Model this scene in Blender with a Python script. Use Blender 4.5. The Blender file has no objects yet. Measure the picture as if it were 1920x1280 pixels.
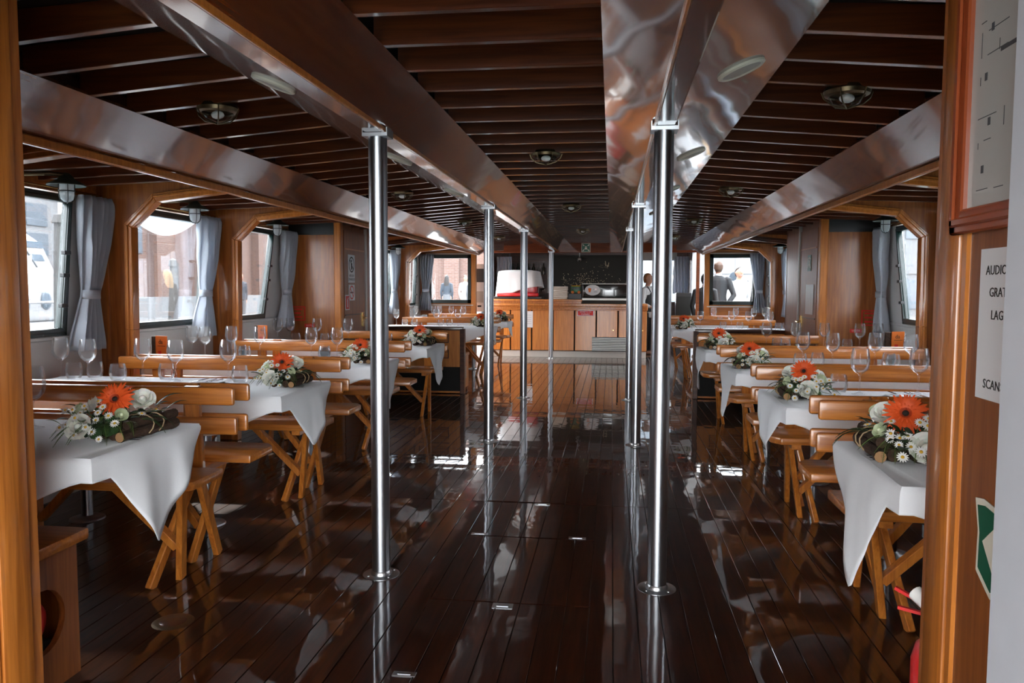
import bpy, bmesh, math, random
from mathutils import Vector, Matrix, Euler, noise as mnoise
R = math.radians; PI = math.pi
sc = bpy.context.scene
COL = sc.collection
rnd = random.Random(7)

# ------------------------------------------------------------------ camera, world, sun, exposure
def setup_camera():
    yaw, pit, rol = R(7.3189), R(3.9513), R(-.1982)
    f = Vector((-math.sin(yaw)*math.cos(pit), math.cos(yaw)*math.cos(pit), -math.sin(pit)))
    r = Vector((math.cos(yaw), math.sin(yaw), 0)); u = r.cross(f)
    r2 = r*math.cos(rol)-u*math.sin(rol); u2 = u*math.cos(rol)+r*math.sin(rol)
    cd = bpy.data.cameras.new('camera'); co = bpy.data.objects.new('camera', cd); COL.objects.link(co)
    m = Matrix((r2, u2, -f)).transposed().to_4x4(); m.translation = Vector((.408, 0, 1.3))
    co.matrix_world = m
    cd.sensor_width = 36; cd.lens = 1451.74/1920*36; cd.clip_start = .02; cd.clip_end = 500
    sc.camera = co
setup_camera()
W = bpy.data.worlds.new('overcast_sky'); sc.world = W; W.use_nodes = True
bg = W.node_tree.nodes['Background']; bg.inputs[0].default_value = (.93, .97, 1, 1); bg.inputs[1].default_value = 12
sd = bpy.data.lights.new('sun', 'SUN'); so = bpy.data.objects.new('sun', sd); COL.objects.link(so)
sd.energy = 12; sd.angle = R(1.2); sd.color = (1, .93, .82)
so.rotation_euler = Vector((.45, -.60, -.67)).to_track_quat('-Z', 'Y').to_euler()
sc.view_settings.view_transform = 'Standard'; sc.view_settings.look = 'None'
sc.view_settings.gamma = 1; sc.view_settings.use_curve_mapping = False
sc.view_settings.exposure = 0.4

# ------------------------------------------------------------------ materials
MATS = {}
def nmat(name):
    m = bpy.data.materials.new(name); m.use_nodes = True; MATS[name] = m
    nt = m.node_tree; return m, nt, nt.nodes['Principled BSDF'], nt.nodes.new, nt.links.new
def setp(b, **k):
    names = dict(base='Base Color', rough='Roughness', metal='Metallic', coat='Coat Weight', coatr='Coat Roughness', spec='Specular IOR Level', trans='Transmission Weight', sheen='Sheen Weight', ior='IOR', emis='Emission Strength', emc='Emission Color', sss='Subsurface Weight')
    for a, v in k.items(): b.inputs[names[a]].default_value = v
def plain(name, c, rough=.5, metal=0, coat=0, var=0.06, bump=0, scale=12, **k):
    m, nt, b, N, Lk = nmat(name)
    setp(b, rough=rough, metal=metal, coat=coat, **k)
    tc = N('ShaderNodeTexCoord'); no = N('ShaderNodeTexNoise'); no.inputs['Scale'].default_value = scale; no.inputs['Detail'].default_value = 4
    Lk(tc.outputs['Object'], no.inputs['Vector'])
    mx = N('ShaderNodeMixRGB'); mx.inputs[1].default_value = (*[max(0, x*(1-var)) for x in c], 1); mx.inputs[2].default_value = (*[min(1, x*(1+var)) for x in c], 1)
    Lk(no.outputs[0], mx.inputs[0]); Lk(mx.outputs[0], b.inputs['Base Color'])
    if bump:
        bp = N('ShaderNodeBump'); bp.inputs['Strength'].default_value = bump; bp.inputs['Distance'].default_value = .01
        Lk(no.outputs[0], bp.inputs['Height']); Lk(bp.outputs[0], b.inputs['Normal'])
    return m
def wood(name, c1, c2, axis='x', grain=42, rough=.3, coat=.6, coatr=.08, wave=0, wscale=3, rv=.25, spec=.5):
    m, nt, b, N, Lk = nmat(name)
    setp(b, rough=rough, coat=coat, coatr=coatr, spec=spec)
    tc = N('ShaderNodeTexCoord'); oi = N('ShaderNodeObjectInfo')
    ad = N('ShaderNodeVectorMath'); ad.operation = 'ADD'
    sc_ = N('ShaderNodeVectorMath'); sc_.operation = 'SCALE'; sc_.inputs[3].default_value = 17
    cx = N('ShaderNodeCombineXYZ')
    for i in range(3): Lk(oi.outputs['Random'], cx.inputs[i])
    Lk(cx.outputs[0], sc_.inputs[0]); Lk(tc.outputs['Object'], ad.inputs[0]); Lk(sc_.outputs[0], ad.inputs[1])
    mp = N('ShaderNodeMapping'); s = {'x': (.06, 1, 1), 'y': (1, .06, 1), 'z': (1, 1, .06)}[axis]
    mp.inputs['Scale'].default_value = s; Lk(ad.outputs[0], mp.inputs['Vector'])
    n1 = N('ShaderNodeTexNoise'); n1.inputs['Scale'].default_value = grain; n1.inputs['Detail'].default_value = 6; n1.inputs['Roughness'].default_value = .6; n1.inputs['Distortion'].default_value = .6
    Lk(mp.outputs[0], n1.inputs['Vector'])
    n2 = N('ShaderNodeTexNoise'); n2.inputs['Scale'].default_value = 1.7; n2.inputs['Detail'].default_value = 2; Lk(ad.outputs[0], n2.inputs['Vector'])
    cr = N('ShaderNodeValToRGB'); cr.color_ramp.elements[0].position = .38; cr.color_ramp.elements[1].position = .64
    cr.color_ramp.elements[0].color = (*c1, 1); cr.color_ramp.elements[1].color = (*c2, 1); Lk(n1.outputs[0], cr.inputs[0])
    hv = N('ShaderNodeHueSaturation'); Lk(cr.outputs[0], hv.inputs['Color'])
    ma = N('ShaderNodeMath'); ma.operation = 'MULTIPLY_ADD'; ma.inputs[1].default_value = rv; ma.inputs[2].default_value = 1-rv*.5
    av = N('ShaderNodeMath'); av.operation = 'ADD'; Lk(n2.outputs[0], av.inputs[0]); Lk(oi.outputs['Random'], av.inputs[1])
    hf = N('ShaderNodeMath'); hf.operation = 'MULTIPLY'; hf.inputs[1].default_value = .5; Lk(av.outputs[0], hf.inputs[0])
    Lk(hf.outputs[0], ma.inputs[0]); Lk(ma.outputs[0], hv.inputs['Value']); Lk(hv.outputs[0], b.inputs['Base Color'])
    if wave:
        n3 = N('ShaderNodeTexNoise'); n3.inputs['Scale'].default_value = wscale; n3.inputs['Detail'].default_value = 1.2
        Lk(tc.outputs['Object'], n3.inputs['Vector'])
        bp = N('ShaderNodeBump'); bp.inputs['Strength'].default_value = wave; bp.inputs['Distance'].default_value = .05
        Lk(n3.outputs[0], bp.inputs['Height']); Lk(bp.outputs[0], b.inputs['Normal']); Lk(bp.outputs[0], b.inputs['Coat Normal'])
    return m
def glassmat(name, tint=(1, 1, 1), refl=.6, haze=0.0, rough=0.0, blend=.35):
    m = bpy.data.materials.new(name); m.use_nodes = True; MATS[name] = m; nt = m.node_tree
    nt.nodes.clear(); N = nt.nodes.new; Lk = nt.links.new
    out = N('ShaderNodeOutputMaterial'); tr = N('ShaderNodeBsdfTransparent'); tr.inputs[0].default_value = (*tint, 1)
    gl = N('ShaderNodeBsdfGlossy'); gl.inputs['Roughness'].default_value = rough
    lw = N('ShaderNodeLayerWeight'); lw.inputs[0].default_value = blend
    mu = N('ShaderNodeMath'); mu.operation = 'MULTIPLY'; mu.inputs[1].default_value = refl; Lk(lw.outputs['Fresnel'], mu.inputs[0])
    mx = N('ShaderNodeMixShader'); Lk(mu.outputs[0], mx.inputs[0]); Lk(tr.outputs[0], mx.inputs[1]); Lk(gl.outputs[0], mx.inputs[2])
    last = mx
    if haze:
        df = N('ShaderNodeBsdfTranslucent'); df.inputs[0].default_value = (.9, .92, .95, 1)
        m2 = N('ShaderNodeMixShader'); m2.inputs[0].default_value = haze; Lk(mx.outputs[0], m2.inputs[1]); Lk(df.outputs[0], m2.inputs[2]); last = m2
    Lk(last.outputs[0], out.inputs[0]); return m

wood('teak', (.36, .105, .014), (.58, .20, .032), 'x', rough=.33, coat=.5)
wood('teak_y', (.36, .105, .014), (.58, .20, .032), 'y', rough=.33, coat=.5)
wood('teak_z', (.36, .105, .014), (.58, .20, .032), 'z', rough=.33, coat=.5)
wood('panel_z', (.27, .078, .013), (.43, .145, .028), 'z', rough=.4, coat=.3, coatr=.15, wave=.03)
wood('panel_x', (.27, .078, .013), (.43, .145, .028), 'x', rough=.4, coat=.3, coatr=.15, wave=.03)
wood('moulding', (.46, .145, .022), (.62, .22, .04), 'z', rough=.3, coat=.6)
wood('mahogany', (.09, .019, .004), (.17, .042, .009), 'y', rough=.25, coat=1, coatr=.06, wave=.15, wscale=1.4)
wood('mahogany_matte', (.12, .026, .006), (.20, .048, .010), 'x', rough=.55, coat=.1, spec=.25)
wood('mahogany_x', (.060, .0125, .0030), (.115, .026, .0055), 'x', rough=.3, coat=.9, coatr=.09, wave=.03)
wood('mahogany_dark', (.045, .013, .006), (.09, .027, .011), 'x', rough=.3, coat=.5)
wood('floor_wood', (.013, .0031, .0013), (.042, .0100, .0034), 'y', rough=.35, coat=1, coatr=.035, wave=.035, wscale=5, rv=.6, spec=.12)
wood('door_wood', (.19, .052, .010), (.30, .092, .018), 'z', rough=.42, coat=.25, coatr=.15)
wood('bar_wood', (.46, .145, .022), (.64, .235, .042), 'z', rough=.38, coat=.35)
plain('black_gap', (.006, .005, .004), .8)
plain('deck_dark', (.012, .007, .005), .7)
plain('steel', (.36, .37, .39), .30, 1, var=.02, scale=40)
plain('steel_flange', (.45, .46, .47), .3, 1)
plain('brass', (.62, .42, .16), .25, 1)
plain('bronze', (.16, .12, .07), .4, 1)
plain('green_frame', (.006, .020, .017), .3, coat=.3)
plain('black_metal', (.012, .012, .013), .4)
plain('white_lining', (.60, .61, .60), .5)
plain('white_paint', (.62, .65, .70), .35, coat=.3)
plain('plinth', (.55, .52, .47), .45)
plain('cloth', (.80, .81, .83), .85, var=.03, bump=.06, scale=300, sheen=.2)
plain('napkin', (.82, .83, .85), .8, var=.02)
def curtainmat():
    m, nt, b, N, Lk = nmat('curtain'); out = nt.nodes['Material Output']; setp(b, base=(.60,.64,.70,1), rough=.85)
    tr = N('ShaderNodeBsdfTranslucent'); tr.inputs[0].default_value = (.68,.73,.80,1); mx = N('ShaderNodeMixShader'); mx.inputs[0].default_value = .4
    Lk(b.outputs[0], mx.inputs[1]); Lk(tr.outputs[0], mx.inputs[2]); Lk(mx.outputs[0], out.inputs[0])
curtainmat()
plain('cutlery', (.55, .56, .58), .18, 1)
plain('shade_green', (.045, .055, .045), .4, coat=.2)
plain('lamp_white', (.85, .85, .82), .3)
plain('speaker_grille', (.50, .47, .42), .6)
plain('gerbera', (.85, .10, .012), .6, var=.25, scale=40)
plain('gerbera_dark', (.02, .012, .008), .8)
plain('gerbera_rim', (.45, .05, .01), .7)
plain('rose', (.83, .82, .74), .6, var=.06, sss=.1)
plain('rose_green', (.62, .68, .45), .6)
plain('daisy', (.86, .86, .83), .6)
plain('daisy_eye', (.72, .42, .03), .7)
plain('leaf', (.018, .050, .012), .45, var=.4, scale=9)
plain('leaf_light', (.10, .17, .035), .5, var=.35, scale=15)
plain('leaf_grey', (.09, .14, .11), .5)
plain('bark', (.055, .028, .015), .9, var=.5, bump=.6, scale=60)
plain('bark_end', (.33, .18, .08), .8)
plain('twine', (.40, .28, .16), .9)
plain('orange_card', (.80, .20, .03), .5, var=.02)
plain('ink', (.02, .018, .016), .6)
plain('paper', (.78, .79, .80), .5, var=.015)
plain('paper_grey', (.50, .50, .47), .35, var=.05, coat=.5)
plain('red', (.62, .02, .02), .35, coat=.4)
plain('red_print', (.70, .025, .02), .5)
plain('sign_green', (.004, .10, .05), .4)
plain('cream', (.75, .72, .60), .5)
plain('skin', (.34, .18, .12), .55)
plain('suit', (.0035, .0042, .0055), .8)
plain('denim', (.018, .027, .038), .8)
plain('shirt', (.40, .41, .42), .8)
plain('brown_cloth', (.09, .05, .03), .8)
plain('grey_cloth', (.07, .074, .08), .8)
plain('pink_cloth', (.65, .15, .25), .8)
plain('hair_brown', (.05, .022, .01), .6)
plain('hair_ginger', (.25, .10, .035), .6)
plain('hair_blond', (.45, .30, .14), .6)
plain('hair_black', (.01, .008, .007), .6)
def brickmat():
    m, nt, b, N, Lk = nmat('brick'); setp(b, rough=.9)
    tc = N('ShaderNodeTexCoord'); sx = N('ShaderNodeSeparateXYZ'); Lk(tc.outputs['Object'], sx.inputs[0])
    ad = N('ShaderNodeMath'); ad.operation = 'ADD'; Lk(sx.outputs[0], ad.inputs[0]); Lk(sx.outputs[1], ad.inputs[1])
    cb = N('ShaderNodeCombineXYZ'); Lk(ad.outputs[0], cb.inputs[0]); Lk(sx.outputs[2], cb.inputs[1])
    br = N('ShaderNodeTexBrick'); br.inputs['Scale'].default_value = 1; br.inputs['Brick Width'].default_value = .26; br.inputs['Row Height'].default_value = .08; br.inputs['Mortar Size'].default_value = .012
    br.inputs['Color1'].default_value = (.105,.052,.040,1); br.inputs['Color2'].default_value = (.135,.072,.056,1); br.inputs['Mortar'].default_value = (.14,.115,.10,1)
    Lk(cb.outputs[0], br.inputs['Vector']); Lk(br.outputs['Color'], b.inputs['Base Color'])
brickmat()
plain('mortar', (.45, .40, .36), .9)
plain('facade_grey', (.12, .13, .14), .7, var=.04, scale=2)
plain('facade_white', (.16, .165, .17), .7, var=.03)
plain('facade_glass', (.10, .12, .14), .15, var=.1, scale=1)
plain('quay', (.13, .127, .124), .9)
plain('water', (.10, .15, .15), .08, bump=.4, scale=2)
plain('yacht', (.30, .305, .315), .3, coat=.4, var=.02)
plain('yacht_glass', (.10, .13, .16), .1)
plain('pile', (.055, .051, .048), .95, var=.3, bump=.5, scale=14)
plain('red_wood', (.30, .060, .016), .35, coat=.5, var=.2, scale=8)
plain('board_dark', (.022, .022, .017), .6, var=.3, scale=3)
plain('chalk', (.60, .50, .34), .8, var=.3)
plain('case_glass_dark', (.02, .018, .016), .12, coat=.8)
plain('aluminium', (.42, .41, .38), .4, .9)
plain('green_tin', (.02, .14, .06), .35)
plain('linen', (.70, .64, .56), .9, var=.05)
plain('red_plastic', (.60, .03, .035), .3, coat=.4)
plain('bottle_dark', (.03, .03, .02), .1, coat=.6)
glassmat('pane', (.97, .98, 1), .5, haze=.002)
glassmat('clear_glass', (.992, .994, .996), .55, haze=.022, blend=.25)  # translucent haze stands in for white cloth refracted in the glass
glassmat('blind_cloth', (.9, .9, .9), .03, haze=.85)
glassmat('globe_glass', (.9, .92, .92), .8, haze=.4, blend=.3)

# ------------------------------------------------------------------ mesh helpers
class MB:
    def __init__(s): s.v = []; s.f = []; s.mi = []; s.m = 0
    def add(s, vs, fs):
        o = len(s.v); s.v += [tuple(p) for p in vs]; s.f += [tuple(i+o for i in f) for f in fs]; s.mi += [s.m]*len(fs); return s
    def box(s, x0, y0, z0, x1, y1, z1):
        x0, x1 = sorted((x0, x1)); y0, y1 = sorted((y0, y1)); z0, z1 = sorted((z0, z1))
        return s.add([(x0,y0,z0),(x1,y0,z0),(x1,y1,z0),(x0,y1,z0),(x0,y0,z1),(x1,y0,z1),(x1,y1,z1),(x0,y1,z1)],
              [(0,3,2,1),(4,5,6,7),(0,1,5,4),(1,2,6,5),(2,3,7,6),(3,0,4,7)])
    def prism(s, poly, axis, a, b):
        def P(u, v, t): return {'x': (t,u,v), 'y': (u,t,v), 'z': (u,v,t)}[axis]
        n = len(poly); vs = [P(u,v,a) for u,v in poly]+[P(u,v,b) for u,v in poly]
        fs = [tuple(range(n-1,-1,-1)), tuple(range(n,2*n))]+[(i,(i+1)%n,(i+1)%n+n,i+n) for i in range(n)]
        return s.add(vs, fs)
    def bar(s, p, q, w, h, up=(0,0,1)):
        p, q = Vector(p), Vector(q); d = (q-p).normalized(); u = Vector(up)
        if abs(d.dot(u)) > .98: u = Vector((0,1,0))
        a = d.cross(u).normalized(); b = a.cross(d).normalized(); a *= w/2; b *= h/2
        return s.add([p-a-b,p+a-b,p+a+b,p-a+b,q-a-b,q+a-b,q+a+b,q-a+b],[(0,3,2,1),(4,5,6,7),(0,1,5,4),(1,2,6,5),(2,3,7,6),(3,0,4,7)])
    def tube(s, pts, r, n=10, caps=True, sq=1):
        pts = [Vector(p) for p in pts]; m = len(pts); rs = r if isinstance(r, (list,tuple)) else [r]*m
        vs = []; pa = None
        for i, p in enumerate(pts):
            d = (pts[min(i+1,m-1)]-pts[max(i-1,0)]); d = d.normalized() if d.length > 1e-9 else Vector((0,0,1))
            if pa is None:
                u = Vector((0,0,1)) if abs(d.z) < .9 else Vector((0,1,0)); a = d.cross(u).normalized()
            else:
                a = pa-d*pa.dot(d); a = a.normalized() if a.length > 1e-6 else d.orthogonal().normalized()
            pa = a; b = d.cross(a)
            for k in range(n):
                t = 2*PI*k/n; vs.append(p+(a*math.cos(t)+b*math.sin(t)*sq)*rs[i])
        fs = [(i*n+k,i*n+(k+1)%n,(i+1)*n+(k+1)%n,(i+1)*n+k) for i in range(m-1) for k in range(n)]
        if caps: fs += [tuple(range(n-1,-1,-1)), tuple((m-1)*n+k for k in range(n))]
        return s.add(vs, fs)
    def lathe(s, prof, n=24, c=(0,0,0), closed=False):
        vs = []
        for r, z in prof:
            for k in range(n): t = 2*PI*k/n; vs.append((c[0]+r*math.cos(t), c[1]+r*math.sin(t), c[2]+z))
        m = len(prof); fs = [(i*n+k,i*n+(k+1)%n,(i+1)*n+(k+1)%n,(i+1)*n+k) for i in range(m-1) for k in range(n)]
        if closed: fs += [((m-1)*n+k,(m-1)*n+(k+1)%n,(k+1)%n,k) for k in range(n)]
        return s.add(vs, fs)
    def ball(s, c, rx, ry=None, rz=None, nu=12, nv=8):
        ry = ry or rx; rz = rz or rx
        vs = [(c[0],c[1],c[2]-rz)]
        for j in range(1, nv):
            p = -PI/2+PI*j/nv
            for i in range(nu): t = 2*PI*i/nu; vs.append((c[0]+rx*math.cos(p)*math.cos(t), c[1]+ry*math.cos(p)*math.sin(t), c[2]+rz*math.sin(p)))
        vs.append((c[0],c[1],c[2]+rz)); L = len(vs)-1
        fs = [(0,1+(i+1)%nu,1+i) for i in range(nu)]
        for j in range(nv-2):
            for i in range(nu): a = 1+j*nu+i; b = 1+j*nu+(i+1)%nu; fs.append((a,b,b+nu,a+nu))
        o = 1+(nv-2)*nu; fs += [(o+i,o+(i+1)%nu,L) for i in range(nu)]
        return s.add(vs, fs)
    def xf(s, mat, start=0):
        for i in range(start, len(s.v)): s.v[i] = tuple(mat @ Vector(s.v[i]))
        return s
    def mesh(s, name, mats, smooth=True, bevel=0, seg=1, angle=35):
        me = bpy.data.meshes.new(name); me.from_pydata(s.v, [], s.f)
        mats = mats if isinstance(mats, (list,tuple)) else [mats]
        for m in mats: me.materials.append(MATS[m])
        if len(mats) > 1: me.polygons.foreach_set('material_index', s.mi)
        bm = bmesh.new(); bm.from_mesh(me)
        bmesh.ops.recalc_face_normals(bm, faces=bm.faces)
        if bevel:
            es = [e for e in bm.edges if len(e.link_faces) == 2 and e.calc_face_angle(0) > R(30)]
            bmesh.ops.bevel(bm, geom=es, offset=bevel, segments=seg, affect='EDGES', profile=.5, clamp_overlap=True)
        bm.to_mesh(me); bm.free()
        if smooth:
            me.polygons.foreach_set('use_smooth', [True]*len(me.polygons)); me.set_sharp_from_angle(angle=R(angle))
        me.update(); return me
    def build(s, name, mats, parent=None, **k): return obj(name, s.mesh(name, mats, **k), parent)
def obj(name, me, parent=None, loc=None, rot=None):
    o = bpy.data.objects.new(name, me); COL.objects.link(o)
    if parent: o.parent = parent
    if loc is not None: o.location = loc
    if rot is not None: o.rotation_euler = rot
    return o
def tag(o, label, cat, group=None):
    o['label'] = label; o['category'] = cat
    if group: o['group'] = group
    return o
def struct(o): o['kind'] = 'structure'; return o
def thing(name, label, cat, loc=(0,0,0), rotz=0, group=None):
    o = bpy.data.objects.new(name, None); COL.objects.link(o); o.empty_display_size = .05
    o.location = loc; o.rotation_euler = (0,0,rotz); return tag(o, label, cat, group)
def sroot(name):
    o = bpy.data.objects.new(name, None); COL.objects.link(o); o.empty_display_size = .05; return struct(o)
def copy_tree(o, parent=None):
    c = o.copy(); COL.objects.link(c); c.parent = parent
    for ch in o.children: copy_tree(ch, c)
    return c
def box(name, mat, parent, a, b, bevel=0): return MB().box(*a, *b).build(name, mat, parent, bevel=bevel)
def textmesh(name, txt, size, mat, parent=None, loc=(0,0,0), rot=(0,0,0), align='CENTER', ext=.0004):
    cu = bpy.data.curves.new('t', 'FONT'); cu.body = txt; cu.size = size; cu.align_x = align; cu.align_y = 'CENTER'; cu.extrude = ext; cu.resolution_u = 2
    t = bpy.data.objects.new('t', cu); COL.objects.link(t)
    dg = bpy.context.evaluated_depsgraph_get(); me = bpy.data.meshes.new_from_object(t.evaluated_get(dg)); me.name = name
    bpy.data.objects.remove(t); me.materials.clear(); me.materials.append(MATS[mat])
    return obj(name, me, parent, loc, rot)

# ================================================================== STRUCTURE
SIDES = ((-1, 'left'), (1, 'right'))
HW = 2.95           # inner half width of the hull
# ---- floor: sub-floor and single planks
fl = struct(MB().box(-HW-.05, -1.25, -.06, HW+.05, 17, -.012).build('floor', 'black_gap'))
PW = .095; cache = {}
HATCHES = [(-.335, 3.945, .38, 4.615), (-.335, 2.0, .38, 3.10)]
def plank(x, y0, y1):
    if y1-y0 < .05: return
    k = round(y1-y0, 2)
    if k not in cache:
        cache[k] = MB().box(-PW/2+.0016, 0, -.03, PW/2-.0016, k-.003, 0).mesh('plank', 'floor_wood', bevel=.0012)
    obj('plank', cache[k], fl, (x, y0, 0))
n = int(HW/PW)
JO = [0, 1.3, .55, 1.9]
for i in range(-n, n+1):
    x = i*PW
    cuts = [-.5]+[j for j in ((4.6+JO[i % 4]*.0, 9.2, 17) if abs(x) < 1.2 else (5.2+JO[i % 4], 11.0, 17))]
    inh = [h for h in HATCHES if h[0]-.02 < x < h[2]+.0]
    segs = [(cuts[j], cuts[j+1]) for j in range(len(cuts)-1)]
    for h in inh:
        ns = []
        for a, b in segs:
            if b <= h[1] or a >= h[3]: ns.append((a, b)); continue
            if a < h[1]: ns.append((a, h[1]))
            ns.append((max(a, h[1])+.006, min(b, h[3])-.006))
            if b > h[3]: ns.append((h[3], b))
        segs = ns
    for a, b in segs: plank(x, a, b)
# hatch rings, lifting plates
def plate(x, y, w, d, label):
    t = thing('hatch_plate', label, 'hatch plate', (x, y, 0), 0, 'steel plates set in the floor hatches')
    MB().box(-w/2, -d/2, 0, w/2, d/2, .003).build('plate', 'steel_flange', t, bevel=.001)
    MB().box(-w*.28, -d*.22, .003, w*.28, d*.22, .0045).build('catch', 'steel', t)
plate(.01, 4.57, .09, .035, 'small steel lifting plate at the far edge of the square floor hatch')
plate(-.27, 3.965, .09, .03, 'steel hinge plate on the square floor hatch, corner towards the brick-wall side')
plate(.245, 3.965, .09, .03, 'steel hinge plate on the square floor hatch, corner towards the pale-building side')
plate(-.02, 3.06, .085, .05, 'steel catch plate with a bright oblong insert in the floor between the first two pillars')
plate(-.27, 2.46, .08, .03, 'short steel hinge plate in the floor nearest the doorway')
t = thing('deck_plate', 'round flush deck plate in the dark floor beside the first white table', 'deck plate', (-1.27, 2.74, 0))
MB().lathe([(.0,.003),(.062,.003),(.075,.001),(.078,0)], 28).build('ring', 'bronze', t)
MB().lathe([(.0,.005),(.045,.005),(.05,.003)], 28).build('lid', 'mahogany_dark', t)

# ---- ceiling: deck, girders, slats
ce = struct(MB().prism([(-3.05,2.10),(-1.6,2.17),(0,2.24),(1.6,2.17),(3.05,2.10),(3.05,2.22),(0,2.34),(-3.05,2.22)], 'y', 1.84, 13.5).build('ceiling', 'deck_dark'))
MB().box(-2.0, 13.5, 2.17, 2.0, 14.6, 2.3).build('fore_panel', 'deck_dark', ce)
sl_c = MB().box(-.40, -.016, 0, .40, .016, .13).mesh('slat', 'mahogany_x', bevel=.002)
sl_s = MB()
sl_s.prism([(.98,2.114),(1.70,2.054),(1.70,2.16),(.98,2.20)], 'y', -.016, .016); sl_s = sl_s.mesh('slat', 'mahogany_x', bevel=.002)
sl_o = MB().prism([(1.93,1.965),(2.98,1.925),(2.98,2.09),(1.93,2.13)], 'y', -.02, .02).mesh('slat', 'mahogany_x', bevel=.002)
for yy in (1.099, 1.401, 1.703):
    obj('slat', sl_c, ce, (0, yy, 2.114))
MB().box(-1.2, .9, 2.25, 1.2, 1.84, 2.32).build('aft_panel', 'deck_dark', ce)
y = 2.005; k = 0
while y < 14.2:
    obj('slat', sl_c, ce, (0, y, 2.114))
    for s, _ in SIDES:
        obj('slat', sl_s, ce, (0, y, 0), (0, 0, PI if s < 0 else 0))
        if y < 13.3 and k % 1 == 0: obj('slat', sl_o, ce, (0, y+.12, 0), (0, 0, PI if s < 0 else 0))
    y += .302; k += 1
JY = [.9, 3.33, 5.0, 6.47, 7.9, 9.1, 11.0, 12.8, 14.42]
for s, sn in SIDES:
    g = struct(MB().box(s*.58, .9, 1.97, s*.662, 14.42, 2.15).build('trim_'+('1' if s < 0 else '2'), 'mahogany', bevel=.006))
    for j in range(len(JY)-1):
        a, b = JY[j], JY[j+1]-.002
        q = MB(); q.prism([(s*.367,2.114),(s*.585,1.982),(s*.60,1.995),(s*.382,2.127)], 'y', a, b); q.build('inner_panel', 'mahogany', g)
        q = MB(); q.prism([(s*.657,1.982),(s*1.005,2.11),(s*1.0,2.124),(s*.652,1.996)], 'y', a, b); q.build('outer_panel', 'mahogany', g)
    MB().box(s*.572, .9, 1.968, s*.584, 14.42, 1.992).build('edge_strip', 'moulding', g, bevel=.003)
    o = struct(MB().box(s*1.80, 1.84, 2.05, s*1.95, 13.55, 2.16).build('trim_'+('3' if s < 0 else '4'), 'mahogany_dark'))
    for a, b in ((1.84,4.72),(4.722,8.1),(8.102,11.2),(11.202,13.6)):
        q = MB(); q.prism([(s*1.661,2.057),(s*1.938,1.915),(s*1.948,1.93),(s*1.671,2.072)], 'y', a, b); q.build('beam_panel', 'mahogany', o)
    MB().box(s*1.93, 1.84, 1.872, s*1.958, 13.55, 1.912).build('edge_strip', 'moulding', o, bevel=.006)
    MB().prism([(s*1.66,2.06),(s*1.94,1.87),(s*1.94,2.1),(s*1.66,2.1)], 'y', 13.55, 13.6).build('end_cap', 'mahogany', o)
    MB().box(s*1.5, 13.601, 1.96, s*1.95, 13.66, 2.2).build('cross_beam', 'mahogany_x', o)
# header beam above the bar
hd = struct(MB().box(-2.0, 14.42, 1.955, 2.0, 14.50, 2.25).build('trim_5', 'mahogany_matte', bevel=.006))

# ---- hull sides with windows
WINS = [(3.42, 4.40, .10), (4.95, 6.02, .10), (6.40, 7.17, .25), (8.75, 9.85, .12), (10.35, 11.5, .12), (12.0, 13.0, .12)]
WZ0, WZ1 = 1.045, 1.815
WF = .035
wi = 0
for s, sn in SIDES:
    w = struct(MB().box(s*HW, 1.84, 0, s*(HW+.05), 13.45, .98).build('wall_'+sn, 'white_lining'))
    MB().box(s*(HW-.02), 1.9, .975, s*(HW+.05), 13.4, .998).build('ledge', 'white_lining', w, bevel=.004)
    MB().box(s*HW, 1.84, 1.875, s*(HW+.05), 13.45, 2.15).build('upper_panel', 'panel_x', w)
    ys = [1.84]
    for a, b, rk in WINS: ys += [a, b, rk]
    prev0 = prev1 = 1.84
    for a, b, rk in WINS+[(13.45, 13.45, 0)]:
        q = MB(); q.prism([(prev0,.98),(a,.98),(a,1.875),(prev1,1.875)], 'x', s*HW, s*(HW+.05)); q.build('pier', 'white_lining', w); prev0, prev1 = b, b+rk
    for a, b, rk in WINS:
        q = MB(); q.prism([(a-.01,.97),(b+.01,.97),(b+.01,1.0),(a-.01,1.0)], 'x', s*HW, s*(HW+.05)); q.build('sill', 'white_lining', w)
        wi += 1
        wn = sroot('window_%d' % wi)
        def at(u, v):  # window plane coordinates: u along, v up, far edge raked
            return (a+(b-a+rk*v)*u, .995+(1.865-.995)*v)
        outer = [at(0,0), at(1,0), at(1,1), at(0,1)]
        cy = sum(p[0] for p in outer)/4; cz = sum(p[1] for p in outer)/4
        def inset(p, t): return (p[0]+(cy-p[0])*t/abs(cy-p[0]) if abs(cy-p[0]) > t else p[0], p[1]+(cz-p[1])*t/abs(cz-p[1]))
        inner = [inset(p, .05) for p in outer]; mid = [inset(p, .022) for p in outer]
        q = MB()
        for o_, i_, x0, x1 in ((outer, inner, HW-.012, HW+.03), (mid, inner, HW-.022, HW-.012)):
            for e in range(4):
                f2 = (e+1) % 4; q.prism([o_[e], o_[f2], i_[f2], i_[e]], 'x', s*x0, s*x1)
        q.build('frame', 'green_frame', wn, bevel=.003)
        q = MB(); q.prism(inner, 'x', s*(HW+.012), s*(HW+.017)); q.build('pane', 'pane', wn, smooth=False)
        e0, e1 = Vector((0,*inner[1])), Vector((0,*inner[2]))
        for t_ in (.18, .42, .60):
            p = e0.lerp(e1, t_); MB().box(s*(HW-.05), p.y-.05, p.z-.012, s*(HW-.02), p.y+.005, p.z+.012).build('latch', 'black_metal', wn, bevel=.003)
        rod = MB().tube([(s*(HW-.045), a-.05, 1.888), (s*(HW-.045), b+rk+.22, 1.888)], .006, 8).build('curtain_rod', 'brass', wn)
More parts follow.
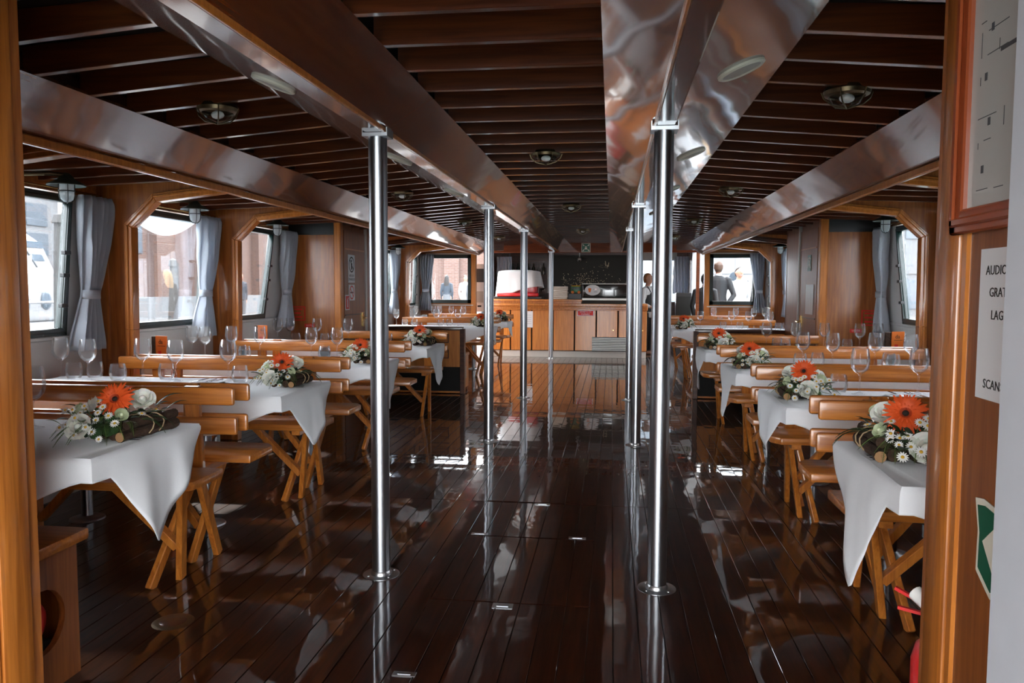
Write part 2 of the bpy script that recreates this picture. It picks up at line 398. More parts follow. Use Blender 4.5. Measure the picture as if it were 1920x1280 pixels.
# ---- web frames with wooden mouldings
FR = [(3.30, 'moulding', 0), (4.74, 'moulding', 0), (6.19, 'moulding', 0), (9.90, 'mahogany_dark', 0), (11.72, 'moulding', 0)]
for s, sn in SIDES:
    w = bpy.data.objects['wall_'+sn]
    for fy, mm, _ in FR:
        xe = 2.72
        path = [(xe+.03,0),(xe,1.02),(xe-.01,1.69),(xe-.19,1.86),(1.95,1.925)]
        q = MB(); q.prism([(s*x, z) for x, z in path]+[(s*1.95,2.12),(s*HW,2.12),(s*HW,0)], 'y', fy, fy+.04); f = q.build('web_frame', 'panel_z', w)
        q = MB()
        for i in range(len(path)-1):
            (x0,z0),(x1,z1) = path[i], path[i+1]; d = Vector((x1-x0,0,z1-z0)).normalized(); n_ = Vector((-d.z,0,d.x))*.5
            def pt(x, z, k): return (s*(x+n_.x*k*.07), z+n_.z*k*.07)
            # mitred joints: use bisectors
        nb = []
        for i, (x, z) in enumerate(path):
            a_ = Vector(path[i])-Vector(path[i-1]) if i else None; b_ = Vector(path[i+1])-Vector(path[i]) if i < len(path)-1 else None
            ns = [Vector((v.y, -v.x)).normalized() for v in (a_, b_) if v is not None]
            m_ = sum(ns, Vector((0,0))); m_ = m_/m_.length_squared if len(ns) == 1 else m_*(2/ m_.length_squared)
            nb.append(m_)
        def off(i, t): return (path[i][0]+nb[i].x*t, path[i][1]+nb[i].y*t)
        for lo, hi, y0, y1 in ((-.012, .045, -.018, .055), (.012, .030, -.028, -.018)):
            for i in range(len(path)-1):
                a_, b_, c_, d_ = off(i, lo), off(i+1, lo), off(i+1, hi), off(i, hi)
                q.prism([(s*p[0], p[1]) for p in (a_, b_, c_, d_)], 'y', fy+y0, fy+y1)
        q.build('arch_moulding', mm, f, bevel=.004)
        MB().box(s*2.88, fy-.012, .82, s*2.895, fy, 2.0).build('cover_strip', 'teak_z', f)
# ---- aft bulkhead and doorway passage
for s, sn in SIDES:
    w = struct(MB().box(s*1.145, 1.86, 0, s*3.0, 1.90, 2.25).build('wall_back_'+sn, 'panel_z'))
    w = struct(MB().box(s*1.145, -1.25, 0, s*1.2, 1.86, 2.25).build('wall_passage_'+sn, 'door_wood'))  # length behind the camera is added to cut daylight from aft
    q = MB(); q.box(s*1.132, 1.752, 0, s*1.17, 1.858, 2.2); q.build('jamb', 'teak_z', w, bevel=.008, seg=2)
    q = MB(); q.box(s*1.138, 1.72, 0, s*1.15, 1.75, 2.2); q.build('jamb_bead', 'moulding', w, bevel=.005)
struct(MB().box(-1.2, -1.25, 2.2, 1.2, .9, 2.25).build('ceiling_passage', 'door_wood'))  # out of view; extended aft to hold back sky light
wd = struct(MB().box(1.10, .1, 0, 1.144, 1.41, 2.2).build('door_1', 'white_paint', bevel=.004))
MB().box(1.085, .12, 0, 1.10, 1.452, 2.2).build('raised_panel', 'white_paint', wd, bevel=.006)
# ---- side compartments with doors
dn = 1
for s, sn in SIDES:
    w = struct(MB().box(s*2.40, 7.80, 0, s*HW, 7.84, 1.845).build('wall_compartment_'+sn, 'panel_z'))
    MB().box(s*2.385, 7.775, 0, s*2.46, 7.86, 2.12).build('corner_post', 'moulding', w, bevel=.01)
    MB().box(s*2.40, 7.785, 1.845, s*HW, 7.83, 2.12).build('vent_box', 'black_metal', w)
    MB().box(s*2.40, 7.86, 0, s*2.43, 9.28, 2.12).build('side_panel', 'door_wood', w)
    MB().box(s*2.40, 9.25, 0, s*HW, 9.30, 2.12).build('rear_panel', 'panel_z', w)
    MB().box(s*2.375, 8.58, 0, s*2.405, 8.62, 2.12).build('door_post', 'plinth', w, bevel=.004)
    dn += 1
    d = struct(MB().box(s*2.385, 7.88, .04, s*2.40, 8.56, 1.90).build('door_%d' % dn, 'door_wood', bevel=.003))
    MB().box(s*2.378, 7.90, 1.0, s*2.386, 8.54, 1.012).build('rail', 'mahogany_dark', d)
    MB().box(s*2.378, 7.90, 1.70, s*2.386, 8.54, 1.712).build('rail', 'moulding', d)
    MB().tube([(s*2.385,8.46,.96),(s*2.335,8.46,.96),(s*2.33,8.36,.955)], .010, 8).build('handle', 'brass', d)
    MB().box(s*2.372, 8.44, .86, s*2.386, 8.485, 1.02).build('lock_plate', 'brass', d)
# ---- forward bulkheads, side openings, bar cabin
for s, sn in SIDES:
    w = sroot('wall_front_'+sn)
    MB().box(s*1.95, 13.40, 0, s*HW, 13.45, 1.03).build('lower_panel', 'panel_x', w)
    MB().box(s*1.95, 13.40, 1.875, s*HW, 13.45, 2.12).build('upper_panel', 'panel_x', w)
    MB().box(s*1.95, 13.38, 0, s*2.04, 13.47, 2.0).build('post', 'moulding', w, bevel=.008)
    MB().box(s*2.80, 13.40, 1.03, s*HW, 13.45, 1.875).build('pier', 'panel_z', w)
    MB().box(s*2.0, 13.37, .99, s*2.9, 13.40, 1.005).build('ledge', 'plinth', w)
    wi += 1; wn = sroot('window_%d' % wi); q = MB()
    x0, x1, z0, z1 = 2.04, 2.80, 1.03, 1.875
    for (a0,b0,a1,b1) in ((x0,z0,x1,z0+.06),(x0,z1-.06,x1,z1),(x0,z0,x0+.055,z1),(x1-.055,z0,x1,z1)):
        q.box(s*a0, 13.375, b0, s*a1, 13.46, b1)
    q.build('frame', 'green_frame', wn)
    MB().box(s*(x0+.05), 13.41, z0+.05, s*(x1-.05), 13.415, z1-.05).build('pane', 'pane', wn, smooth=False)
    MB().box(s*2.0, 13.39, 1.885, s*2.85, 13.40, 1.90).build('trim_strip', 'plinth', wn)
    # narrow bar cabin: side openings then wall
    c = struct(MB().box(s*1.95, 15.25, 0, s*2.0, 16.6, 2.2).build('wall_cabin_'+sn, 'mahogany_x'))
    MB().box(s*1.95, 13.45, 2.0, s*2.0, 15.25, 2.2).build('lintel', 'mahogany_x', c)
    MB().box(s*1.93, 15.2, 0, s*2.02, 15.26, 2.1).build('door_post', 'door_wood' if s < 0 else 'white_paint', c)
    MB().box(s*1.93, 14.46, 0, s*1.99, 14.52, 2.0).build('jamb', 'mahogany_x', c)
bw = sroot('wall_front')
MB().box(-2, 16.6, 0, .98, 16.65, 2.2).build('back_panel', 'mahogany_dark', bw)
MB().box(.98, 16.6, 0, 2, 16.65, 1.02).build('low_panel', 'mahogany_dark', bw)
MB().box(1.75, 16.6, 1.02, 2, 16.65, 2.2).build('pier', 'mahogany_dark', bw)
MB().box(.98, 16.6, 1.9, 1.75, 16.65, 2.2).build('head_panel', 'white_lining', bw)
struct(MB().box(-2.1, 14.5, 2.2, 2.1, 16.7, 2.26).build('ceiling_bar', 'mahogany_dark'))
wi += 1; wn = sroot('window_%d' % wi)
MB().box(.98, 16.59, 1.885, 1.75, 16.60, 1.90).build('frame', 'green_frame', wn); MB().box(.98, 16.62, 1.02, 1.75, 16.625, 1.9).build('pane', 'pane', wn, smooth=False)

# ================================================================== PILLARS
SIDE = {-1: 'brick-wall side', 1: 'pale-building side'}
ORD = 'first second third fourth fifth sixth seventh eighth ninth tenth eleventh twelfth thirteenth'.split()
def pillar(x, y, label):
    p = thing('steel_pillar', label, 'pillar', (x, y, 0), 0, 'steel pillars along the aisle')
    MB().tube([(0,0,.006),(0,0,1.965)], .041, 40).build('tube', 'steel', p)
    MB().lathe([(0,.004),(.078,.004),(.083,.002),(.083,0),(0,0)], 40).build('base_flange', 'steel_flange', p)
    MB().lathe([(.041,.022),(.048,.012),(.048,.004)], 40).build('base_collar', 'steel_flange', p)
    q = MB(); q.box(-.052,-.048,1.953,.052,.048,1.9685); q.box(-.056,-.048,1.953,-.052,.048,1.99); q.box(.052,-.048,1.953,.056,.048,1.99); q.build('head_bracket', 'steel', p)
    for k in range(4):
        t = PI/4+k*PI/2; MB().lathe([(0,.007),(.005,.0065),(.006,.004)], 10, (.066*math.cos(t), .066*math.sin(t), 0)).build('bolt', 'steel', p)
for i, y in enumerate((3.34, 6.44, 9.06)):
    for s, _ in SIDES: pillar(s*.617, y, '%s polished steel pillar from the doorway on the %s of the aisle' % (ORD[i], SIDE[s]))
pillar(-.70, 14.25, 'polished steel pillar standing right in front of the bar counter beside the taped paper')

# ================================================================== BENCHES
def bench_parts(sx, sy, Lb):
    """local frame: x outboard from the aisle end, y backwards from the seat front"""
    P = {}
    def T(q): return q.xf(Matrix.Diagonal((sx, sy, 1, 1)))
    q = MB(); q.prism([(.0,.06),(.045,0),(Lb,0),(Lb,.30),(.0,.30)], 'z', .476, .514); P['seat'] = [T(q).mesh('seat', 'teak', bevel=.008, seg=2)]
    def board(z, y0):
        m = MB(); m.box(-.03, y0-.013, z-.04, Lb, y0+.013, z+.04); return T(m).mesh('back_board', 'teak', bevel=.012, seg=2)
    P['back_board'] = [board(.82, .352), board(.685, .375)]
    legs = []; ups = []; br = []
    for x0, d in ((.13 if sy > 0 else .19, 1), (Lb-.2 if sy > 0 else Lb-.26, -1)):
        legs.append(T(MB().bar((x0,.19,.478),(x0+.10*d,.33,.0),.05,.028,(1,0,0))).mesh('leg', 'teak_z', bevel=.004))
        legs.append(T(MB().bar((x0+.03*d,.37,.478),(x0+.10*d,.66,.0),.05,.028,(1,0,0))).mesh('leg', 'teak_z', bevel=.004))
        ups.append(T(MB().bar((x0+.05*d,.40,.47),(x0+.05*d,.372,.86),.07,.028,(0,1,0))).mesh('upright', 'teak_z', bevel=.004))
        br.append(T(MB().bar((x0+.08*d,.28,.16),(x0+.36*d,.22,.47),.035,.045,(0,1,0))).mesh('brace', 'teak_z', bevel=.003))
        br.append(T(MB().bar((x0,.02,.462),(x0+.02*d,.41,.462),.05,.03)).mesh('bearer', 'teak_y', bevel=.003))
    P['leg'] = legs; P['upright'] = ups; P['brace'] = br
    return P
BP = {}
def bench(s, yf, facing, label, x0=1.26, Lb=1.44):
    """facing -1: seat front towards the doorway, +1: towards the bar"""
    k = (s, facing, Lb)
    if k not in BP: BP[k] = bench_parts(s, -facing, Lb)
    t = thing('dining_bench', label, 'bench', (s*x0, yf, 0), 0, 'teak benches at the dining tables')
    for nm, ms in BP[k].items():
        for m in ms: obj(m.name.split('.')[0], m, t)
AL = [2.84, 4.20, 5.68, 7.28]; BE = [3.69, 5.07, 6.59]
for s, _ in SIDES:
    for i, y in enumerate(AL): bench(s, y, -1, '%s teak bench facing the doorway, counted from it, %s' % (ORD[i], SIDE[s]), Lb=1.10 if i == 3 else 1.44)
    for i, y in enumerate(BE): bench(s, y, 1, '%s teak bench facing the bar, counted from the doorway, %s' % (ORD[i], SIDE[s]))
    # beyond the panelled seat
    bench(s, 10.92, -1, 'teak two-board bench just beyond the panelled seat, facing the doorway, on the %s' % SIDE[s])
    bench(s, 11.80, 1, 'teak two-board bench facing the bar beside the farthest table on the %s' % SIDE[s])
    bench(s, 12.60, -1, 'last teak two-board bench, its back to the front wall window, on the %s' % SIDE[s])
# corner seat boxes by the doorway
for s, nm in ((-1, 'wooden seat box by the doorway with a red bag behind its round hole'), (1, 'wooden seat box by the doorway behind the fire extinguisher')):
    t = thing('seat_box', nm, 'seat box', (0,0,0))
    MB().box(s*1.33, 1.91, .452, s*2.6, 2.36, .492).build('seat', 'teak', t, bevel=.009, seg=2)
    # end panel with a circular opening
    q = MB(); N_ = 24; cyy, czz, rr = 2.17, .235, .105
    ring = [(cyy+rr*math.cos(2*PI*k/N_), czz+rr*math.sin(2*PI*k/N_)) for k in range(N_)]
    y0, y1, z0, z1 = 1.92, 2.34, 0, .452
    def onrect(a):
        dx, dz = math.cos(a), math.sin(a); ts = []
        if dx: ts.append(((y1 if dx > 0 else y0)-cyy)/dx)
        if dz: ts.append(((z1 if dz > 0 else z0)-czz)/dz)
        t_ = min(x for x in ts if x > 0); return (cyy+dx*t_, czz+dz*t_)
    angs = sorted([2*PI*k/N_ for k in range(N_)]+[math.atan2(zz-czz, yy-cyy) % (2*PI) for yy in (y0,y1) for zz in (z0,z1)])
    rp = [onrect(a) for a in angs]; ip = [(cyy+rr*math.cos(a), czz+rr*math.sin(a)) for a in angs]; M_ = len(angs)
    vs = []; fs = []
    for xx in (s*1.365, s*1.385): vs += [(xx,*p) for p in rp]+[(xx,*p) for p in ip]
    for k in range(M_):
        j = (k+1) % M_
        fs += [(k,j,M_+j,M_+k),(2*M_+k,2*M_+j,3*M_+j,3*M_+k),(M_+k,M_+j,3*M_+j,3*M_+k),(k,j,2*M_+j,2*M_+k)]
    q.add(vs, fs).build('end_panel', 'door_wood', t)
    MB().box(s*1.385, 2.31, 0, s*2.6, 2.34, .452).build('front_panel', 'door_wood', t)
    MB().box(s*1.33, 1.905, .86, s*2.6, 1.928, .76).build('back_board', 'teak', t, bevel=.006)
bag = MB(); bag.ball((0,0,0), .075, .09, .085, 20, 12)
for i, v in enumerate(bag.v):
    d = 1+.10*mnoise.noise(Vector(v)*18); bag.v[i] = (v[0]*d, v[1]*d, v[2]*d)
o = bag.build('life_bag', 'red'); o.location = (-1.452, 2.17, .225); tag(o, 'crumpled bright red bag stowed inside the wooden seat box', 'bag')
MB().box(.06, -.045, -.06, .075, -.005, -.02).build('tag', 'pink_cloth', o, bevel=.002)
MB().box(-.06, -.07, -.225, .06, .07, -.07).build('support', 'black_gap', o)

# panelled seats (backs towards the doorway)
for s, _ in SIDES:
    t = thing('panelled_seat', 'long panelled seat with a dark top rail and two sunken slots on the %s' % SIDE[s], 'seat', (0,0,0))
    xa, xb = 1.40, 2.40
    MB().box(s*xa, 9.30, .33, s*xb, 9.335, .79).build('back_panel', 'bar_wood', t)
    MB().box(s*xa, 9.32, .02, s*xb, 9.335, .33).build('kick_panel', 'black_gap', t)
    MB().box(s*(xa-.01), 9.28, .78, s*xb, 9.36, .825).build('top_rail', 'mahogany_dark', t, bevel=.008, seg=2)
    q = MB(); q.prism([(9.27,0),(9.36,0),(9.36,.80),(9.27,.80)], 'x', s*(xa-.03), s*(xa+.025)); q.build('end_post', 'mahogany_dark', t, bevel=.006)
    MB().box(s*xa, 9.295, .01, s*xb, 9.325, .03).build('base_strip', 'teak', t)
    for x0, x1 in ((1.57, 1.95), (2.0, 2.36)):
        for z0, z1 in ((.625,.735),(.435,.545)):
            f = MB(); 
            for (a0,b0,a1,b1) in ((x0,z0,x1,z0+.010),(x0,z1-.010,x1,z1),(x0,z0,x0+.010,z1),(x1-.010,z0,x1,z1)): f.box(s*a0, 9.292, b0, s*a1, 9.302, b1)
            MB().box(s*x0, 9.294, z0, s*x1, 9.301, z1).build('slot_panel', 'teak', t); f.build('slot_edge', 'mahogany_dark', t)
    MB().box(s*xa, 9.335, .44, s*2.9, 9.78, .48).build('cushion_board', 'teak', t, bevel=.006)
    MB().box(s*(xa+.02), 9.74, .0, s*2.9, 9.77, .44).build('seat_front', 'door_wood', t)
    q = MB().box(s*(xa+.005), 9.36, .05, s*(xa+.025), 9.74, .44); q.build('side_panel', 'bar_wood', t)
    MB().box(s*(xa-.003), 9.50, .17, s*(xa+.005), 9.55, .32).build('vent', 'aluminium', t, bevel=.002)

# ================================================================== TABLES AND CLOTHS
TZ = .762
TABS = [(2.20, 2.84), (3.60, 4.27), (5.02, 5.72), (6.62, 7.34), (10.06, 10.88), (11.86, 12.55)]
TN = ['first table from the doorway', 'second table from the doorway', 'third table from the doorway', 'fourth table from the doorway', 'table just beyond the panelled seat', 'farthest table, by the front wall']
def make_table(s, i):
    y0, y1 = TABS[i]; ym = (y0+y1)/2
    t = thing('dining_table', 'dining table under white cloth, %s, %s' % (TN[i], SIDE[s]), 'table', (0, ym, 0))
    MB().box(s*1.23, -(y1-y0)/2+.02, TZ-.04, s*2.86, (y1-y0)/2-.02, TZ-.004).build('tabletop', 'teak', t, bevel=.006)
    for x in (1.78, 2.5):
        l = MB().tube([(s*x,0,.012),(s*x,0,TZ-.04)], .03, 20).build('pedestal', 'steel', t)
        MB().lathe([(0,.022),(.03,.022),(.045,.012),(.09,.008),(.094,0),(0,0)], 32, (s*x,0,0)).build('foot', 'steel', l)
    return t
def make_cloth(s, i):
    y0, y1 = TABS[i]; xi, xo = 1.20, 2.84; r = rnd.random()*50
    rad = .015; pts = []
    # perimeter: near edge hull->aisle, aisle end, far edge aisle->hull ; parameters (x,y,nx,ny,drop)
    L = xo-xi; nE = 46; nA = 34
    apex = [.36, .30, .33, .36, .24, .24][i]
    if s > 0 and i == 0: apex = .40
    av = .46
    def side_drop(u): # u = distance from the aisle corner
        k = min(1, u/.35); k = k*k*(3-2*k); return .07+.12*k
    for k in range(nE):
        x = xo-L*k/nE; pts.append((x, y0, 0, -1, side_drop(x-xi)))
    for k in range(nA+1):
        v = k/nA; y = y0+(y1-y0)*v
        d = .02+(apex-.02)*(1-v)/(1-av) if v > av else max(.075, .075+(apex-.075)*(v-.12)/(av-.12))
        pts.append((xi, y, -1, 0, d))
    for k in range(1, nE+1):
        x = xi+L*k/nE; pts.append((x, y1, 0, 1, side_drop(x-xi)*.9))
    n = len(pts); rows = 9; vs = []; fs = []
    for j in range(rows+1):
        t = j/rows
        for k, (x, y, nx, ny, d) in enumerate(pts):
            # smooth normals round the two aisle corners
            for kc, sg in ((nE, -1), (nE+nA, 1)):
                if abs(k-kc) < 5: w = .5+.5*(k-kc)/5*(1 if kc == nE else -1); nx, ny = -w, sg*(1-w)
            fold = (mnoise.noise(Vector((x*5+r, y*5, 0)))*.075+mnoise.noise(Vector((x*13+r, y*13, 3)))*.018)*t*(d/.3)
            fl_ = .006+.05*math.sin(min(1, t*2.2)*PI/2)*min(1, d/.2)*.45+fold*.8
            z = TZ-.002-(d+fold*.25)*(t**1.0 if t > 0 else 0)
            if t == 0: fl_ = 0; z = TZ
            elif j == 1: fl_ = max(fl_, .010); z = TZ-.012
            vs.append((s*(x+nx*fl_), y+ny*fl_, z))
    for j in range(rows):
        for k in range(n-1): a = j*n+k; fs.append((a,a+1,a+n+1,a+n))
    # top as strips between near and far edges
    near = list(range(0, nE)); far = [nE+nA+1+k for k in range(nE)][::-1]
    for k in range(nE-1): fs.append((near[k], near[k+1], far[k+1], far[k]))
    fs.append(tuple(range(nE-1, nE+nA+2)))
    q = MB().add(vs, fs); o = q.build('tablecloth', 'cloth', angle=60)
    m = o.modifiers.new('thickness', 'SOLIDIFY'); m.thickness = .0018; m.offset = 1
    tag(o, 'white cloth with pointed aisle end on the %s, %s' % (TN[i], SIDE[s]), 'tablecloth', 'white tablecloths')
for s, _ in SIDES:
    for i in range(6): make_table(s, i); make_cloth(s, i)

# ================================================================== GLASSES, CUTLERY, NAPKINS
def wine_mesh():
    o = [(.0,0),(.036,0),(.037,.002),(.020,.006),(.006,.012),(.0042,.03),(.0042,.095),(.008,.104),(.024,.114),(.040,.132),(.047,.156),(.0475,.175),(.044,.205),(.039,.236)]
    i_ = [(.0378,.236),(.0428,.205),(.0462,.175),(.0456,.157),(.0388,.134),(.022,.117),(.0,.112)]
    return MB().lathe(o+i_, 28).mesh('wine_glass', 'clear_glass', angle=60)
def tumbler_mesh():
    o = [(.0,0),(.030,0),(.036,.004),(.044,.022),(.047,.042),(.044,.07),(.038,.095)]
    i_ = [(.0368,.095),(.0425,.07),(.0452,.042),(.042,.023),(.034,.010),(.0,.009)]
    return MB().lathe(o+i_, 28).mesh('tumbler', 'clear_glass', angle=60)
WG, TG = wine_mesh(), tumbler_mesh()
GL = {1: dict(w=[(1.67,4.13),(1.98,4.22),(1.74,5.62),(1.92,5.55),(2.22,5.62),(2.41,5.5),(1.80,7.22),(2.05,7.2),(2.30,7.22),(2.58,7.15),(2.75,7.2),(1.60,10.7),(2.0,12.6),(2.34,12.55),(2.24,10.75),(2.02,10.78),(2.6,12.4),(2.49,10.6),(2.78,12.1),(2.78,12.55),(2.78,10.65)],
         t=[(1.6,4.18),(2.06,4.2),(1.70,5.52),(1.83,5.6),(2.29,5.66),(2.35,5.55),(1.86,7.24),(1.98,7.18),(2.49,7.19),(2.80,7.22),(2.1,12.5),(1.9,10.7),(2.12,10.7),(2.5,12.2),(2.58,10.51),(2.68,10.54)]),
     -1: dict(w=[(-1.76,2.65),(-2.80,4.16),(-2.57,4.08),(-2.31,4.2),(-2.05,4.11),(-1.78,4.2),(-2.80,5.6),(-2.64,5.5),(-2.50,5.64),(-2.26,5.62),(-1.83,5.57),(-1.64,5.6),(-2.80,7.15),(-2.72,7.25),(-2.44,7.24),(-2.12,7.22),(-2.61,10.65),(-2.40,10.75),(-2.06,10.77),(-2.5,12.5),(-2.4,12.62),(-2.2,12.55),(-1.75,10.78),(-2.0,12.6),(-2.78,12.4)],
         t=[(-1.91,2.72),(-2.72,4.14),(-2.65,4.18),(-2.40,4.1),(-2.15,4.18),(-1.67,4.12),(-2.42,5.6),(-2.34,5.52),(-1.75,5.63),(-1.71,5.52),(-2.62,7.15),(-2.34,7.18),(-1.73,7.25),(-2.5,10.7),(-2.34,10.62),(-1.98,10.7),(-1.86,10.72),(-2.72,12.3),(-2.6,12.2),(-2.65,12.62),(-2.3,12.4)])}
def tab_of(y):
    for i, (a, b) in enumerate(TABS):
        if a-.06 <= y <= b+.06: return i
    return min(range(6), key=lambda k: abs(y-sum(TABS[k])/2))
placed = []; gset = {}
for s in GL:
    for kind, me, nm, cat in (('w', WG, 'wine_glass', 'wine glass'), ('t', TG, 'tumbler', 'tumbler')):
        for x, y in GL[s][kind]:
            i = tab_of(y); y = min(max(y, TABS[i][0]+.07), TABS[i][1]-.07)
            for _k in range(40):   # keep glasses from touching
                hit = [p for p in placed if (p[0]-x)**2+(p[1]-y)**2 < .098**2]
                if not hit: break
                p = hit[0]; dx, dy = x-p[0]+1e-3, y-p[1]-2e-3; l = math.hypot(dx, dy); x += dx/l*.02; y += dy/l*.02
                y = min(max(y, TABS[i][0]+.06), TABS[i][1]-.06)
            placed.append((x, y))
            o = obj(nm, me, None, (x, y, TZ+.001), (0, 0, rnd.random()*6))
            adj = 'empty stemmed wine glass' if kind == 'w' else 'empty round clear tumbler'
            gset.setdefault((s,i,cat),[]).append(o); o['category'] = cat
def number(d):
    for (s, i, cat), os_ in d.items():
        for k, o in enumerate(sorted(os_, key=lambda o: abs(o.location.x))):
            tag(o, '%s %s from the aisle, %s, %s' % (ORD[k], cat, TN[i], SIDE[s]), cat, '%s set on the tables' % cat)
number(gset); gset = {}
def fork_mesh():
    q = MB(); q.tube([(0,-.09,.0035),(0,-.02,.004),(0,.03,.006)], [.0055,.004,.003], 8, sq=.5)
    q.prism([(-.011,.045),(-.009,.032),(0,.028),(.009,.032),(.011,.045),(.011,.055),(-.011,.055)], 'z', .004, .0058)
    for k in range(4): x = -.0093+k*.0062; q.box(x-.0012,.055,.0042,x+.0012,.095,.0058)
    return q.mesh('fork', 'cutlery')
def knife_mesh():
    q = MB(); q.tube([(0,-.1,.004),(0,-.05,.0045),(0,0,.004)], [.004,.006,.005], 8, sq=.5)
    q.prism([(-.007,0),(.007,0),(.009,.06),(.006,.1),(0,.112),(-.006,.09)], 'z', .003, .0048); return q.mesh('knife', 'cutlery')
def napkin_mesh():
    q = MB(); n = 8; vs = []; fs = []
    for L in range(4):
        b = len(vs)
        for i in range(n+1):
            for j in range(n+1):
                u, v = i/n-.5, j/n-.5
                vs.append((u*.20*(1-.03*L), v*.115*(1-.05*L), .0025+L*.003+.0025*mnoise.noise(Vector((u*4, v*4, L*5)))))
        for i in range(n):
            for j in range(n): a = b+i*(n+1)+j; fs.append((a,a+1,a+n+2,a+n+1))
    q.add(vs, fs); o = q.mesh('napkin', 'napkin'); return o
FK, KN, NK = fork_mesh(), knife_mesh(), napkin_mesh()
for s, _ in SIDES:
    for i in range(6):
        y0, y1 = TABS[i]
        for j, x in enumerate((1.86, 2.30, 2.68)):
            for e, (yy, rz) in enumerate(((y0+.12, 0), (y1-.12, PI))):
                if e == 0 and (i > 3 or j == 2): continue
                def free(px, py, r_): return all((a-px)**2+(b-py)**2 > r_**2 for a, b in placed)
                X = s*(x+.05*rnd.uniform(-1,1)); a_ = rz+rnd.uniform(-.12,.12)+PI/2
                if not free(X, yy, .16): yy += (.05 if e == 0 else -.12)
                if not free(X, yy, .13): continue
                o = obj('napkin', NK, None, (X, yy, TZ+.001), (0,0,a_+PI/2)); gset.setdefault((s,i,'napkin'),[]).append(o)
                if i < 4:
                    c, sn_ = math.cos(rz), math.sin(rz)
                    for nm, me, dx in (('fork', FK, -.05), ('fork', FK, -.022), ('knife', KN, .045)):
                        o = obj(nm, me, None, (X+dx*c, yy+.01*rnd.uniform(-1,1), TZ+.014), (0,0,rz+rnd.uniform(-.1,.1)))
                        gset.setdefault((s,i,nm),[]).append(o)

number(gset)
# ================================================================== FLOWER ARRANGEMENTS
def petal(q, L, w, lift, n=5, base=0):
    vs = []; fs = []
    for i in range(n+1):
        t = i/n; ww = w*math.sin(min(1,t*1.15+.12)*PI*.86)**.7*.5 if t < 1 else w*.12
        z = lift*math.sin(t*PI*.75)
        vs += [(base+L*t, -ww, z+.15*ww), (base+L*t, 0, z), (base+L*t, ww, z+.15*ww)]
    for i in range(n): a = i*3; fs += [(a,a+3,a+4,a+1),(a+1,a+4,a+5,a+2)]
    o = len(q.v); q.add(vs, fs); return o
def gerbera_meshes():
    q = MB(); g = random.Random(3)
    for ring, (nn, L, w, l, z) in enumerate(((21,.052,.0125,.006,0),(21,.044,.011,.010,.003),(16,.022,.006,.008,.006))):
        for k in range(nn):
            o = petal(q, L*g.uniform(.92,1.05), w, l, 5, .008)
            q.xf(Matrix.Translation((0,0,z)) @ Matrix.Rotation(2*PI*(k+.5*ring)/nn+g.uniform(-.04,.04), 4, 'Z') @ Matrix.Rotation(g.uniform(-.12,.10), 4, 'Y'), o)
    e = MB(); e.m = 0; e.ball((0,0,.008), .009, .009, .006, 14, 8); e.m = 1
    for k in range(26):
        t = 2*PI*k/26; e.tube([(.009*math.cos(t),.009*math.sin(t),.008),(.015*math.cos(t),.015*math.sin(t),.013)], [.0016,.001], 5)
    return q.mesh('gerbera', 'gerbera', angle=80), e.mesh('eye', ['gerbera_dark','gerbera_rim'])
def rose_mesh(nm='rose', mat='rose', open_=1.0):
    q = MB(); g = random.Random(5)
    q.ball((0,0,.022), .013, .013, .018, 10, 8)
    for ring, (nn, r, h, tl) in enumerate(((3,.013,.040,.05),(4,.019,.042,.22),(5,.025,.040,.45),(6,.031,.036,.75))):
        for k in range(nn):
            a0 = 2*PI*(k+.37*ring)/nn; sp = 2*PI/nn*.72; vs = []; fs = []; U, V = 6, 5
            for i in range(U+1):
                for j in range(V+1):
                    u, v = i/U-.5, j/V; a = a0+u*sp*2
                    edge = 1-(abs(u)*2)**3*.35*v
                    rr = r*(.35+.65*math.sin(min(1,v*1.3)*PI/2))+tl*open_*.012*v*v*2
                    zz = h*v*edge-.25*tl*open_*h*v**3
                    vs.append((rr*math.cos(a), rr*math.sin(a), zz+.002*g.uniform(-1,1)*v))
            for i in range(U):
                for j in range(V): p = i*(V+1)+j; fs.append((p,p+1,p+V+2,p+V+1))
            q.add(vs, fs)
    return q.mesh(nm, mat, angle=70)
def daisy_mesh():
    q = MB(); q.m = 0
    for k in range(13):
        o = petal(q, .0115, .0048, .0008, 3, .0035); q.xf(Matrix.Rotation(2*PI*k/13, 4, 'Z'), o)
    q.m = 1; q.ball((0,0,.0012), .0046, .0046, .003, 10, 6)
    return q.mesh('daisy', ['daisy','daisy_eye'], angle=70)
def leaf_mesh(L=.075, w=.028, mat='leaf', curl=.25):
    q = MB(); n = 7; vs = []; fs = []
    for i in range(n+1):
        t = i/n; ww = w*.5*math.sin(t*PI)**.8*(1-.25*t)+.0006; z = curl*L*(math.sin(t*PI*.6)-.3*t*t)
        vs += [(L*t,-ww,z+.3*ww),(L*t,0,z),(L*t,ww,z+.3*ww)]
    for i in range(n): a = i*3; fs += [(a,a+3,a+4,a+1),(a+1,a+4,a+5,a+2)]
    return q.add(vs, fs).mesh('leaf', mat, angle=70)
